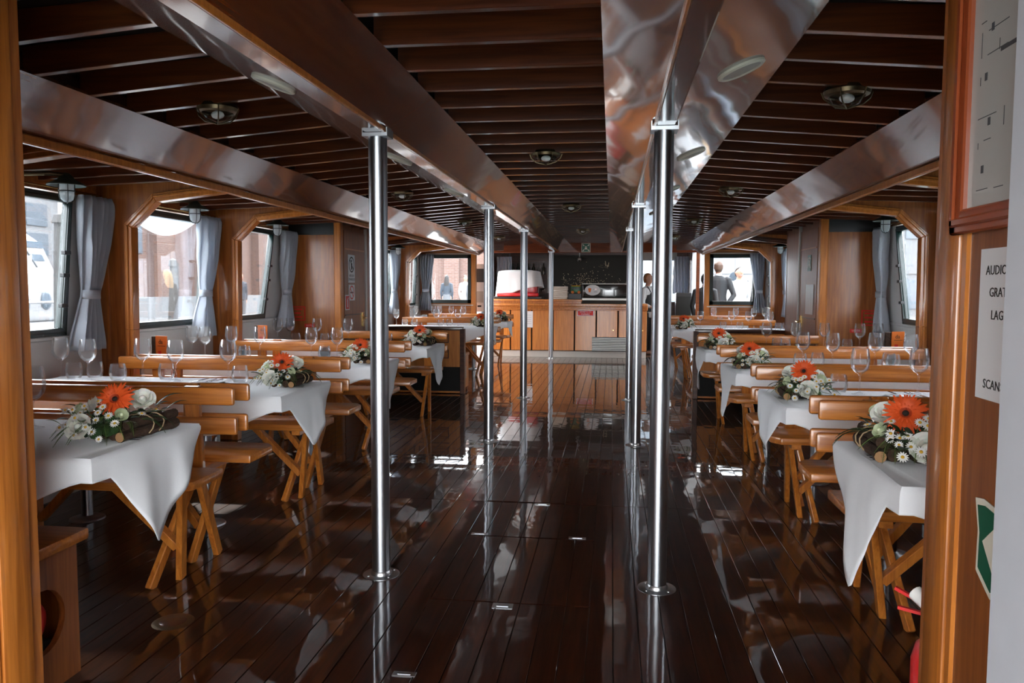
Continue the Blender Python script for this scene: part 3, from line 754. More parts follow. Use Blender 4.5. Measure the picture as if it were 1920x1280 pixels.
def fern_mesh(L=.14, mat='leaf', seed=1, wid=.03):
    g = random.Random(seed); q = MB(); p = []
    for i in range(9): t = i/8; p.append(Vector((L*t, .012*math.sin(t*3+seed), .035*math.sin(t*2.4)-.055*t*t)))
    q.tube(p, [.0012]*8+[.0005], 5)
    for i in range(2, 34):
        t = i/34; k = t*8; a = p[int(k)].lerp(p[min(8,int(k)+1)], k-int(k))
        for sd_ in (-1, 1):
            l = wid*math.sin(t*PI*.9+.2)*g.uniform(.8,1.1); b = a+Vector((l*.5, sd_*l, -.2*l)); c = Vector((.0022, 0, 0))
            q.add([a, a.lerp(b,.5)+c, b, a.lerp(b,.5)-c], [(0,1,2,3)])
    return q.mesh('fern_spray', mat, angle=80)
GB, GE = gerbera_meshes(); RS = rose_mesh(); RB = rose_mesh('rose_bud', 'rose_green', .3); RO = rose_mesh('rose', 'rose', 1.35)
DS = daisy_mesh(); LF = [leaf_mesh(), leaf_mesh(.10,.022,'leaf',.35), leaf_mesh(.055,.034,'leaf_grey',.15), leaf_mesh(.06,.02,'leaf_light',.3), leaf_mesh(.05,.026,'leaf_light',.2)]
FN = [fern_mesh(.15,'leaf',1), fern_mesh(.17,'leaf_light',4,.018), fern_mesh(.13,'leaf_light',7,.026)]
def aim(p, nrm, roll=0):
    n_ = Vector(nrm).normalized(); m = n_.to_track_quat('Z', 'Y').to_matrix().to_4x4() @ Matrix.Rotation(roll, 4, 'Z'); m.translation = Vector(p); return m
def arrangement(sx, loc, seed, label, rot=0, scale=1.0):
    """local x towards the aisle (mirrored by sx), y along the table end, -y towards the doorway"""
    g = random.Random(seed)
    t = thing('flower_arrangement', label, 'flowers', loc, rot); t.scale = (scale,)*3; t['group'] = 'flower arrangements at the table ends'
    def put(me, p, nrm, nm, roll=0, sc_=1, parent=t):
        p = (p[0]*sx, p[1], p[2]); nrm = (nrm[0]*sx, nrm[1], nrm[2])
        o = obj(nm, me, parent); o.matrix_basis = aim(p, nrm, roll) @ Matrix.Scale(sc_, 4); return o
    for k, (x, z, r, y0, y1) in enumerate(((.045,.022,.020,-.10,.20),(.082,.020,.018,-.12,.19),(.064,.052,.019,-.06,.21),(.015,.05,.018,-.10,.18),(-.02,.022,.020,-.10,.16))):
        q = MB(); q.m = 0; pts = [(sx*(x+.006*math.sin(j*2+k)), y0+(y1-y0)*j/8, z) for j in range(9)]
        q.tube(pts, [r*g.uniform(.88,1.1) for _ in range(9)], 10, caps=False); q.m = 1
        for j in (0, 8):
            y_ = pts[j][1]; xx = pts[j][0]; dd = -.002 if j == 0 else .002
            ring = [(xx+r*.95*c_, y_+dd*e_, z+r*.95*s_) for e_ in (0,1) for c_, s_ in ((math.cos(a), math.sin(a)) for a in [2*PI*i/10 for i in range(10)])]
            q.add(ring+[(xx, y_+dd*.2, z)], [(i,(i+1)%10,10+(i+1)%10,10+i) for i in range(10)]+[(10+i,10+(i+1)%10,20) for i in range(10)])
        q.build('bark_stick', ['bark','bark_end' if k == 1 else 'bark'], t)
    for y0 in (.02, .075):
        q = MB(); pts = []
        for k in range(15):
            a = -.6+2*PI*k/14*.92; pts.append((sx*(.048+.066*math.cos(a)), y0+.012*math.sin(a*2), max(.003, .036+.042*math.sin(a))))
        q.tube(pts, .0023, 6).build('twine', 'twine', t)
    # green bed
    q = MB(); 
    for k in range(26):
        q.ball((sx*g.uniform(-.07,.05), g.uniform(-.17,.15), g.uniform(.035,.075)), g.uniform(.012,.024), None, None, 7, 5)
    q.build('moss', 'leaf', t)['kind'] = 'stuff'
    def dome():
        a = g.uniform(-1.0,1.0); y = g.uniform(-.18,.16); ph = g.uniform(.15,1.35)
        return y, ph
    for k in range(44):
        y = g.uniform(-.21,.18); ph = g.choice((-1,1))*g.uniform(.55,1.5); p = (-.02+.06*math.sin(ph), y, .045+.05*math.cos(ph)); nr = (math.sin(ph), y*5+g.uniform(-.5,.5), g.uniform(-.1,.3))
        # leaves point outwards: local X is the leaf direction
        d = Vector((nr[0]*sx, nr[1], nr[2])).normalized(); up = Vector((0,0,1)) if abs(d.z) < .9 else Vector((0,1,0))
        b = up.cross(d).normalized(); n3 = d.cross(b); m = Matrix((d, b, n3)).transposed().to_4x4(); m.translation = Vector((p[0]*sx, p[1], p[2]))
        o = obj('leaf', LF[k % 5], t); o.matrix_basis = m @ Matrix.Scale(g.uniform(.7,1.1), 4)
    for k in range(22):
        a = [-2.1,-1.8,-1.5,-1.2,-.9,-.5,.2,1.2,1.7,2.3,-2.5,2.9,-2.3,-1.95,-1.65,-1.35,-1.05,-.7,-1.5,-1.9,1.4,.6][k]+g.uniform(-.2,.2)
        d = Vector((math.cos(a)*sx, math.sin(a), g.uniform(-.15,.12))).normalized(); b = Vector((0,0,1)).cross(d).normalized(); m = Matrix((d,b,d.cross(b))).transposed().to_4x4()
        m.translation = Vector((sx*(.0+.05*math.cos(a)), .10*math.sin(a), .055)); o = obj('fern_spray', FN[k % 3], t); o.matrix_basis = m @ Matrix.Scale(g.uniform(.75,1.05), 4)
    def gerb(p, n_, sc_):
        o = put(GB, p, n_, 'gerbera', g.random()*6, sc_); obj('eye', GE, o)
        st = MB().tube([(p[0]*sx,p[1],p[2]-.002),(p[0]*sx*.7,p[1]+.03,.05)], .003, 6).build('stem', 'leaf_light', t)
    gerb((.0+.01*g.uniform(-1,1), -.035, .135), (.22,-.85,.55), 1.12)
    if seed % 2 == 1: gerb((-.035, .04, .145), (-.1,-.35,.9), .9)
    for p, n_, me, sc_ in (((.03,.045,.112),(.4,-.5,.75),RS,.95),((-.05,.075,.122),(-.3,-.2,.9),RO,.9),((-.01,-.165,.055),(.1,-.85,.45),RS,.95),((.035,.10,.112),(.5,-.3,.8),RB,.75),((-.08,-.03,.10),(-.7,-.5,.6),RS,.85),((.06,-.085,.085),(.8,-.4,.5),RB,.65),((-.06,-.10,.10),(-.4,-.7,.6),RB,.7)):
        put(me, (p[0]+.012*g.uniform(-1,1), p[1]+.015*g.uniform(-1,1), p[2]), n_, me.name.split('.')[0], g.random()*6, sc_)
    dz = [(-.06,-.11,.10),(-.03,-.13,.12),(-.085,-.13,.085),(-.05,-.16,.10),(.0,-.12,.115),(-.075,-.17,.065),(.02,-.19,.05),(.035,-.16,.075),(-.10,-.10,.07),(-.02,-.2,.085),(.05,-.125,.10),(-.11,-.17,.04),(.0,-.21,.045),(.08,.02,.085),(.03,.15,.085),(-.04,.16,.09),(-.1,.05,.09),(.06,-.2,.03),(-.05,-.07,.125),(.05,-.05,.105),(-.03,-.18,.11),(.02,-.145,.10),(-.09,-.15,.10),(.075,-.15,.06),(.045,-.185,.055),(-.07,.12,.085),(.07,.09,.085),(-.12,-.06,.06)]
    st = MB()
    for p in dz:
        p = (p[0]+g.uniform(-.015,.015), p[1]+g.uniform(-.015,.015), p[2]+g.uniform(-.008,.018)); n_ = (p[0]*2+.1, p[1]*4-.2, .7)
        put(DS, p, n_, 'daisy', g.random()*6, g.uniform(.85,1.15)); st.tube([(p[0]*sx,p[1],p[2]-.001),(p[0]*sx*.5,p[1]*.7,.05)], .001, 4)
    st.build('daisy_stems', 'leaf_light', t)['kind'] = 'stuff'
FLW = [(-1,0,(-1.335,2.56)),(-1,1,(-1.36,4.02)),(-1,2,(-1.35,5.34)),(-1,3,(-1.36,7.05)),(-1,4,(-1.38,10.55)),(-1,5,(-1.38,12.4)),
       (1,0,(1.335,2.60)),(1,1,(1.34,3.95)),(1,2,(1.34,5.40)),(1,3,(1.36,7.10)),(1,4,(1.36,10.45))]
for k, (s, i, (x, y)) in enumerate(FLW):
    arrangement(-s, (x, y, TZ+.002), 11+k, 'orange gerbera and rose arrangement on the %s, %s' % (TN[i], SIDE[s]), rot=rnd.uniform(-.12,.12), scale=[1.0,.95,.92,1,1,1,1.05,.98,.95,1,1][k])
    c = thing('name_card', 'small printed card under the flowers, %s, %s' % (TN[i], SIDE[s]), 'card', (s*1.262, y-.03, TZ+.0015), 0)
    MB().box(-.045,-.06,0,.045,.06,.0006).build('card', 'paper', c)
    for j in range(3): MB().box(-.03,-.035+j*.03,.0006,.03-.01*j,-.022+j*.03,.0009).build('print', 'ink', c)

# ================================================================== LAMPS, SPEAKERS
def wall_lamp(s, y, label):
    t = thing('wall_lamp', label, 'wall lamp', (s*2.93, y, 1.935), 0, 'hooded deck lamps above the windows'); t.scale = (1.2,)*3
    X = -s
    MB().tube([(0,-.17,0),(X*.035,-.17,0)], .033, 16).build('wall_plate', 'bronze', t)
    MB().tube([(X*.03,-.17,-.005),(X*.09,-.16,-.012),(X*.16,-.08,.0),(X*.19,0,.0)], [.014,.013,.011,.010], 10).build('arm', 'bronze', t)
    c = (X*.19, 0, 0)
    MB().lathe([(.008,.012),(.014,.010),(.030,-.006),(.038,-.02),(.082,-.042),(.086,-.048),(.084,-.050),(.036,-.026),(.010,-.01)], 28, c).build('shade', 'shade_green', t)
    MB().lathe([(.031,-.03),(.031,-.092),(.027,-.112),(.016,-.124),(0,-.128)], 20, c).build('globe', 'globe_glass', t)
    MB().lathe([(.010,-.04),(.012,-.07),(.008,-.09),(0,-.095)], 12, c).build('bulb', 'lamp_white', t)
    q = MB()
    for k in range(4):
        a = PI/4+k*PI/2; q.tube([(c[0]+r_*math.cos(a), r_*math.sin(a), z) for r_, z in ((.034,-.03),(.034,-.094),(.029,-.115),(.016,-.129),(.0,-.132))], .0022, 6)
    q.lathe([(.0325,-.072),(.0365,-.072),(.0365,-.077),(.0325,-.077)], 20, c, closed=True); q.build('cage', 'black_metal', t)
for s, _ in SIDES:
    for j, y in enumerate((4.13, 5.51, 6.96, 9.45, 11.1)):
        wall_lamp(s, y, 'hooded bronze lamp with a caged globe over the %s window from the doorway, %s' % (ORD[j+0], SIDE[s]))
def ceiling_lamp(x, y, z, label):
    t = thing('ceiling_lamp', label, 'ceiling lamp', (x, y, z), 0, 'caged round lamps under the ceiling slats')
    MB().lathe([(0,.03),(.085,.03),(.09,.015),(.085,0),(.07,-.006),(.066,0)], 28).build('base_ring', 'bronze', t)
    MB().lathe([(.066,0),(.062,-.02),(.045,-.038),(.02,-.046),(0,-.047)], 24).build('globe', 'clear_glass', t)
    MB().ball((0,0,-.012), .03, .02, .018, 12, 8).build('bulb', 'lamp_white', t)
    q = MB()
    for k in range(3):
        a = k*PI/3; q.tube([(math.cos(a)*r_, math.sin(a)*r_, z_) for r_, z_ in ((-.098,.012),(-.088,-.012),(-.06,-.036),(0,-.052),(.06,-.036),(.088,-.012),(.098,.012))], .0032, 6)
    q.build('cage', 'bronze', t)
for y, w in ((4.77, 'over the square floor hatch'), (7.74, 'deeper in the room, past the second pillars'), (10.9, 'close to the bar')): ceiling_lamp(0, y, 2.10, 'round caged lamp between the two girders, '+w)
for s, _ in SIDES:
    for j, y in enumerate((3.28, 6.32, 9.06, 11.9)): ceiling_lamp(s*1.325, y, 2.068, '%s round caged lamp from the doorway above the tables, %s' % (ORD[j], SIDE[s]))
for s, _ in SIDES:
    for j, y in enumerate((2.77, 4.46, 6.05, 7.7)):
        t = thing('ceiling_speaker', '%s round cream speaker from the doorway on the sloping girder panel, %s' % (ORD[j], SIDE[s]), 'speaker', (s*.835, y, 2.046), 0, 'round speakers on the girders')
        t.rotation_euler = (PI, s*R(20.3), 0) if False else (0, -s*R(20.3), 0)
        MB().lathe([(.082,.002),(.082,-.006),(.074,-.011),(.066,-.008),(.066,.002)], 32, closed=True).build('rim', 'cream', t)
        MB().lathe([(0,-.012),(.04,-.010),(.066,-.006),(.066,.0),(0,.0)], 32).build('grille', 'speaker_grille', t)

# ================================================================== CURTAINS
def curtain(s, y, label, w=.24, x=2.875, z0=.90, z1=1.872, tie=1.25, axis='y', lean=-.10, depth=.048):
    """gathered curtain hung at the far end of a window; axis = direction along the wall"""
    r_ = rnd.random()*40; nu, nv = 56, 26; vs = []; fs = []
    for j in range(nv+1):
        v = j/nv; z = z0+(z1-z0)*v
        k = abs(z-tie)
        wd = w*(.45+.55*min(1, (k/(.5 if z > tie else .33)))**.8)
        c = lean*((1-v)**1.2)
        for i in range(nu+1):
            u = i/nu-.5
            ph = u*2*PI*5+.6*math.sin(v*3+r_)
            dd = depth*(.55+.45*min(1,k/.3))*math.sin(ph)*(1 if z < z1-.03 else .7)+.012*mnoise.noise(Vector((u*6+r_, v*3, 0)))
            al = u*wd+c+.012*mnoise.noise(Vector((u*5, v*5, r_)))
            vs.append((dd, al, z) if axis == 'y' else (al, dd, z))
    for j in range(nv):
        for i in range(nu): a = j*(nu+1)+i; fs.append((a,a+1,a+nu+2,a+nu+1))
    t = thing('curtain', label, 'curtain', (s*x, y, 0), 0, 'grey tied curtains')
    o = MB().add(vs, fs).build('cloth', 'curtain', t, angle=80)
    m = o.modifiers.new('thickness', 'SOLIDIFY'); m.thickness = .002
    c = lean*((1-(tie-z0)/(z1-z0))**1.2); q = MB(); hw = w*.27
    pts = [(math.cos(a)*.045, c+math.sin(a)*hw) for a in [2*PI*k/20 for k in range(20)]]
    vs = []
    for zz in (tie-.028, tie+.028): vs += [(p[0], p[1], zz) if axis == 'y' else (p[1], p[0], zz) for p in pts]
    q.add(vs, [(i,(i+1)%20,20+(i+1)%20,20+i) for i in range(20)]); b = q.build('tie_band', 'curtain', t, angle=80)
    m = b.modifiers.new('thickness', 'SOLIDIFY'); m.thickness = .004
    return t
for s, _ in SIDES:
    for j, y in enumerate((4.62, 6.03, 7.62, 10.02, 11.55)):
        curtain(s, y, 'grey curtain tied in the middle at the %s window from the doorway, %s' % (ORD[j], SIDE[s]), lean=-.12, w=.26 if j < 3 else .30)
    curtain(s, 13.30, 'grey curtain drawn aside in front of the front wall window, %s' % SIDE[s], axis='x', x=2.80, lean=s*.05, w=.24, z1=1.88)
    curtain(s, 15.60, 'pale curtain hanging behind the bar end, %s' % SIDE[s], axis='x', x=1.76, lean=0, w=.30, z0=1.25 if s < 0 else 1.20, z1=1.93, tie=.5)

q = MB(); q.prism([(5.0+.95*k/16, 1.83) for k in range(17)]+[(5.95-.95*k/16, 1.82-.135*math.sin(PI*k/16)) for k in range(17)], 'x', -2.945, -2.939)
tag(q.build('window_blind', 'blind_cloth', None), 'white arched blind at the top of the second window, brick-wall side', 'blind')
# ================================================================== MENUS
def menu(s, y, label, rot):
    t = thing('menu_stand', label, 'menu', (s*2.74, y, TZ+.002), rot, 'orange menus on the tables')
    MB().box(-.055,-.003,0,.055,.003,.19).build('card', 'orange_card', t)
    MB().box(-.105,.004,0,-.02,.022,.185).build('booklet', 'bark', t, bevel=.002)
    q = MB()
    for k in range(12): q.lathe([(.009,0),(.011,0),(.011,.003),(.009,.003)], 8, (-.058,.012,.012+k*.014), closed=True)
    q.build('spiral', 'black_metal', t)
    textmesh('logo', 'da', .045, 'ink', t, (-.005,-.0036,.148), (PI/2,0,0))
    MB().box(-.035,-.0038,.118,.04,-.003,.121).build('print_line', 'ink', t); MB().box(-.03,-.0038,.05,.0,-.003,.085).build('print_mark', 'red_print', t)
for s, i, y in ((-1,1,3.66),(-1,2,5.09),(-1,3,6.69),(1,3,6.69)):
    menu(s, y, 'orange menu card with a spiral booklet on the %s, %s' % (TN[i], SIDE[s]), R(-18) if s < 0 else R(14))

# ================================================================== SIGNS AND PAPERS
def plate_x(name, label, cat, s, y, z, w, h, mat, x=None, th=.003, group=None, into=1):
    """flat sign on a surface facing the aisle (normal -s*x); w along y"""
    t = thing(name, label, cat, (s*x, y, z), 0, group); t.rotation_euler = (PI/2, 0, R(90) if s < 0 else R(-90))
    MB().box(-w/2,-h/2,0,w/2,h/2,th).build('board', mat, t); return t
def disc(name, mat, parent, r, z=.0035, r0=0, c=(0,0)):
    prof = [(r0, 0), (r, 0), (r, .0006), (r0, .0006)]
    return MB().lathe(prof, 32, (c[0], c[1], z), closed=bool(r0)).build(name, mat, parent)
# no-entry sign, no-smoking sign, extinguisher sign on the left compartment door
t = plate_x('no_entry_sign', 'white sign with a black crossed circle and printed words on the wooden door', 'sign', -1, 8.10, 1.50, .21, .30, 'paper', 2.3835)
disc('ring', 'ink', t, .085, .0032, .070, (0,.045)); MB().bar((-.058,.10,.0036),(.058,-.012,.0036),.014,.001).build('slash', 'ink', t)
MB().ball((0,.085,.0034), .016, .016, .0006, 12, 6).build('figure_head', 'ink', t); MB().prism([(-.022,.062),(.022,.062),(.014,-.01),(-.014,-.01)], 'z', .0032, .0038).build('figure_body', 'ink', t)
textmesh('words', 'VIETATO\nL\'INGRESSO', .038, 'ink', t, (0,-.095,.0034))
t = plate_x('no_smoking_sign', 'square white sign with a red crossed circle on the wooden door', 'sign', -1, 8.10, 1.245, .19, .17, 'paper', 2.3835)
disc('ring', 'red_print', t, .075, .0032, .060); MB().bar((-.05,.05,.0036),(.05,-.05,.0036),.012,.001).build('slash', 'red_print', t); MB().box(-.045,-.008,.0032,.045,.008,.0036).build('cigarette', 'ink', t)
t = plate_x('extinguisher_sign', 'small red and white sign low on the wooden door post', 'sign', -1, 7.96, 1.14, .13, .16, 'paper', 2.3835)
MB().box(-.055,-.07,.003,.055,.07,.0036).build('field', 'red_print', t); MB().box(-.012,-.05,.0036,.014,.03,.0042).build('figure', 'paper', t); MB().bar((0,.03,.004),(.03,.05,.004),.01,.001).build('hose', 'paper', t)
t = plate_x('ladder_sign', 'small dark green sign with a white pictogram on the wooden door', 'sign', 1, 8.17, 1.56, .13, .16, 'sign_green', 2.3835)
for k in (-1,1): MB().bar((-.045,.05*k,.0036),(.045,-.05*k,.0036),.010,.001).build('stroke', 'cream', t)
MB().box(-.02,.045,.003,.02,.06,.0038).build('stroke', 'cream', t)
t = plate_x('door_notice', 'tall grey notice in a plastic sleeve on the wooden door', 'notice', 1, 8.13, 1.195, .30, .30, 'paper_grey', 2.3835)
MB().box(.015,-.14,.003,.02,.14,.0034).build('fold', 'paper', t)
# stamped red frame stickers on the compartment fronts
for s, _ in SIDES:
    t = thing('red_sticker', 'red outlined square sticker with red lines low on the compartment wall, %s' % SIDE[s], 'sticker', (s*2.86, 7.797, 1.025), 0); t.rotation_euler = (PI/2,0,0)
    q = MB(); w_ = .075
    for a0,b0,a1,b1 in ((-w_,-w_,w_,-w_+.012),(-w_,w_-.012,w_,w_),(-w_,-w_,-w_+.012,w_),(w_-.012,-w_,w_,w_)): q.box(a0,b0,0,a1,b1,.001)
    q.build('border', 'red_print', t)
    for k in range(3): MB().box(-.045,-.045+k*.04,0,.045-.02*(k%2),-.028+k*.04,.001).build('line', 'red_print', t)
    t = thing('red_label', 'flat dark red label under the outlined sticker, %s' % SIDE[s], 'label', (s*2.74, 7.797, .90), 0); t.rotation_euler = (PI/2,0,0)
    MB().box(-.055,-.018,0,.055,.018,.001).build('label_face', 'red_print', t); textmesh('words', 'USCITA', .022, 'cream', t, (0,0,.0013))
# poster at the left side opening
t = thing('door_poster', 'white poster with a grey photograph on the open side door by the bar', 'poster', (-1.925, 13.62, 1.30), 0); t.rotation_euler = (PI/2,0,R(28))
MB().box(-.13,-.42,-.004,.13,.42,0).build('sheet', 'paper', t); MB().box(-.07,-.26,0,.07,-.06,.001).build('print', 'paper_grey', t); MB().box(-.09,.10,0,.09,.34,.001).build('picture', 'grey_cloth', t); MB().box(-.04,-.34,0,.03,-.31,.001).build('stamp', 'denim', t)
# passage: framed plan, notice, emergency sign, small sign
t = plate_x('framed_plan', 'framed ship plan behind glass in a red wood frame on the passage wall', 'picture', 1, 1.505, 1.80, .44, .70, 'paper_grey', 1.137, th=.004)
q = MB()
for (a0,b0,a1,b1) in ((-.27,-.385,.27,-.335),(-.27,.335,.27,.385),(-.27,-.385,-.215,.385),(.215,-.385,.27,.385)): q.box(a0,b0,0,a1,b1,.016)
for (a0,b0,a1,b1) in ((-.255,-.37,.255,-.352),(-.255,.352,.255,.37),(-.255,-.37,-.235,.37),(.235,-.37,.255,.37)): q.box(a0,b0,.016,a1,b1,.024)
q.build('frame', 'red_wood', t, bevel=.004)
q = MB(); g = random.Random(2)
for k in range(46):
    x, y = g.uniform(-.19,.17), g.uniform(-.32,.30); L = g.uniform(.01,.09)
    if g.random() < .5: q.box(x,y,.004,x+L,y+.0016,.0046)
    else: q.box(x,y,.004,x+.0016,y+L*.7,.0046)
for k in range(6): q.box(-.16+.02*(k%2),-.27+k*.09,.004,-.15+.02*(k%2),-.255+k*.09,.0048)
for b0 in (-.05,.11): q.box(-.10,b0,.004,-.02,b0+.008,.0048)
q.build('plan_lines', 'grey_cloth', t)['kind'] = 'stuff'
t = plate_x('audio_notice', 'white paper notice printed AUDIOGUIDE on the wooden passage wall', 'notice', 1, 1.565, 1.232, .21, .297, 'paper', 1.1435, th=.001)
for tx, z in (('AUDIOGUIDE',.105),('GRATUITA',.062),('LAGUNA',.018),('SCANSIONA',-.118)): textmesh('words', tx, .026, 'ink', t, (0,z,.0016))
t = thing('exit_sign', 'green and cream emergency sign on the wooden passage wall near the white door', 'sign', (1.1435, 1.56, .80), 0); t.rotation_euler = (PI/2,0,R(-90))
def signpoly(k): return [(-.085*k,.082*k),(-.05*k,.088*k),(0,.082*k),(.06*k,.07*k),(.09*k,.05*k),(.09*k,-.04*k),(-.01*k,-.10*k),(-.072*k,-.062*k),(-.07*k,.02*k)]
MB().prism(signpoly(1), 'z', 0, .002).build('border', 'cream', t); MB().prism(signpoly(.86), 'z', .002, .003).build('field', 'sign_green', t)
MB().prism([(-.045,.005),(.02,.06),(.06,.055),(.06,-.03),(.01,-.06)], 'z', .003, .004).build('arrow', 'cream', t)
t = plate_x('passage_sign', 'white and pink sign on the passage wall beside the wooden door jamb', 'sign', -1, 1.60, 1.33, .20, .16, 'paper', 1.143, th=.002)
MB().box(-.08,-.06,.002,.085,.05,.003).build('field', 'red_print', t)
# muster sign on the header
t = thing('muster_sign', 'small green and white assembly point sign on the beam above the bar', 'sign', (-.075, 14.418, 2.045), 0); t.rotation_euler = (PI/2,0,0)
MB().box(-.082,-.082,0,.082,.082,.003).build('board', 'cream', t); MB().box(-.074,-.074,.003,.074,.074,.004).build('field', 'sign_green', t)
for a in range(4):
    c, s_ = math.cos(PI/4+a*PI/2), math.sin(PI/4+a*PI/2); MB().bar((c*.085,s_*.085,.0045),(c*.045,s_*.045,.0045),.016,.001).build('arrow', 'cream', t)
MB().ball((0,.015,.0045), .014, .014, .001, 10, 6).build('figure', 'cream', t); MB().box(-.022,-.03,.004,.022,.0,.005).build('figure', 'cream', t)

# fire extinguisher beside the right seat box
t = thing('fire_extinguisher', 'red fire extinguisher with white valve standing behind the wooden jamb', 'fire extinguisher', (1.235, 2.02, 0))
MB().lathe([(0,0),(.055,0),(.06,.01),(.06,.36),(.05,.40),(.025,.425),(.02,.44)], 28).build('cylinder', 'red', t)
MB().lathe([(.02,.44),(.022,.445),(.022,.47),(.012,.475),(.012,.5)], 18).build('valve', 'lamp_white', t)
MB().bar((0,0,.49),(-.085,.06,.525),.012,.008).build('lever', 'red', t); MB().bar((0,0,.475),(-.08,.05,.478),.012,.008).build('handle', 'red', t)
MB().tube([(0,0,.485),(-.03,-.02,.51),(-.05,.02,.53)], [.012,.018,.02], 12).build('gauge', 'lamp_white', t)
MB().tube([(.02,0,.47),(.07,.03,.44),(.075,.035,.2),(.065,.03,.1)], .009, 8).build('hose', 'black_metal', t)

# ================================================================== BAR
bar = thing('bar_counter', 'long wooden bar counter with vertical panels and a white plinth', 'bar counter', (0, 14.55, 0))
BX0, BX1 = -1.90, 1.07
MB().box(BX0, .05, .12, BX1, .60, .95).build('body', 'black_gap', bar)
MB().box(BX0+.02, .02, 0, BX1-.02, .58, .12).build('plinth', 'plinth', bar, bevel=.003)
xs = [BX0]+[-1.49+.404*k for k in range(7)]; xs = [x for x in xs if x < BX1-.1]+[BX1]
for a, b in zip(xs, xs[1:]):
    low = .12 if not (a > -.1) else .12
    p = MB().box(a+.013, 0, .13, b-.013, .05, .885).build('panel', 'bar_wood', bar, bevel=.004)
    if a > .4 or (0 < a < .3): MB().tube([(b-.09, 0, .52),(b-.09,-.012,.52),(b-.09,-.02,.52)], [.006,.006,.011], 10).build('knob', 'brass', p)
for z0, z1, d in ((.885,.915,-.012),(.915,.945,-.025),(.945,.965,-.04)): MB().box(BX0, d, z0, BX1, .1, z1).build('moulding', 'bar_wood', bar, bevel=.006)
MB().box(BX0, -.05, .965, BX1, .6, 1.01).build('worktop', 'bar_wood', bar, bevel=.008)
MB().box(BX0, -.06, 1.055, -.14, .45, 1.09).build('raised_top', 'bar_wood', bar, bevel=.006); MB().box(BX0, -.01, 1.01, -.16, .4, 1.055).build('riser', 'bar_wood', bar)
vg = MB().box(.05, -.008, .125, .83, .0, .39).build('vent_grille', 'black_metal', bar)
for k in range(8): MB().box(.052, -.03, .142+k*.031, .828, -.008, .160+k*.031).build('louvre', 'aluminium', vg, bevel=.003)
t = thing('no_smoking_label', 'red label reading DIVIETO DI FUMARE on the bar panel', 'label', (-.075, 14.548, .835), 0); t.rotation_euler = (PI/2,0,0)
MB().box(-.155,-.052,0,.155,.052,.002).build('border', 'paper', t); MB().box(-.142,-.042,.002,.142,.042,.0026).build('field', 'red_print', t)
textmesh('words', 'DIVIETO DI\nFUMARE', .042, 'paper', t, (0,0,.003))
t = thing('bar_notice', 'white paper notice taped to the bar panel behind a pillar', 'notice', (-1.165, 14.548, .71), 0); t.rotation_euler = (PI/2,0,0)
MB().box(-.10,-.155,0,.10,.155,.001).build('sheet', 'paper', t)
for k in range(5): MB().box(-.07,.08-k*.04,.001,.07,.083-k*.04,.0016).build('line', 'grey_cloth', t)
# covered coffee machine
t = thing('coffee_machine', 'red coffee machine on the bar under a white cloth', 'coffee machine', (-1.36, 14.87, 1.092), 0)
MB().box(-.36,-.19,.05,.36,.18,.48).build('body', 'red_plastic', t, bevel=.05, seg=3)
MB().box(-.46,-.27,.0,.46,.24,.05).build('base', 'black_metal', t, bevel=.01); MB().box(-.40,-.31,.05,.40,-.2,.115).build('drip_tray', 'red_plastic', t, bevel=.02, seg=2)
def drape():
    vs = []; fs = []; NU, NV = 60, 22
    for j in range(NV+1):
        v = j/NV
        for i in range(NU):
            a = 2*PI*i/NU; c, s_ = math.cos(a), math.sin(a); k = 1/max(abs(c)**4+abs(s_)**4, 1e-6)**.25
            if v < .4: rr = v/.4; z = .555-.03*rr**3; ex = rr
            else:
                w_ = (v-.4)/.6; ln = .36+.05*math.sin(a*2+.6)+.09*math.cos(a-3.6); z = .525-ln*w_; ex = 1+.12*w_+.05*w_*math.sin(a*11)+.03*w_*math.sin(a*5)
            vs.append((c*k*.40*ex, s_*k*.25*ex, z))
    for j in range(NV):
        for i in range(NU): fs.append((j*NU+i, j*NU+(i+1)%NU, (j+1)*NU+(i+1)%NU, (j+1)*NU+i))
    return MB().add(vs, fs)
o = drape().build('machine_cover', 'cloth', None, angle=80); o.location = (-1.36, 14.87, 1.092); m = o.modifiers.new('thickness', 'SOLIDIFY'); m.thickness = .002
tag(o, 'white cloth draped over the red machine on the bar', 'cloth')
for k in range(7):
    o = MB().box(-.17, -.13, 0, .17, .13, .034).build('folded_cloth', 'linen', None, bevel=.012, seg=2); o.location = (-.60+.01*(k % 2), 14.82, 1.091+k*.0345); o.rotation_euler.z = .03*((k*7) % 3-1)
    tag(o, 'folded cream cloth in the pile on the bar, %s from the bottom' % ORD[k], 'folded cloth', 'pile of folded cloths on the bar')
t = thing('black_box', 'plain black box on the bar beside the pile of folded cloths', 'box', (-.285, 14.80, 1.091)); MB().box(-.125,-.1,0,.125,.1,.105).build('carton', 'black_metal', t, bevel=.004)
t = thing('green_tin', 'green and yellow toy bus shaped tin on the black box', 'tin', (-.27, 14.80, 1.1965)); MB().box(-.095,-.05,.02,.095,.05,.14).build('body', 'green_tin', t, bevel=.012, seg=2); MB().box(-.085,-.045,.135,.085,.045,.155).build('roof', 'daisy_eye', t, bevel=.008)
for x in (-.06,.06): MB().tube([(x,-.056,.028),(x,-.046,.028)], .028, 16).build('wheel', 'orange_card', t)
for x in (-.05,0,.05): MB().box(x-.02,-.053,.08,x+.02,-.049,.12).build('window', 'black_metal', t)
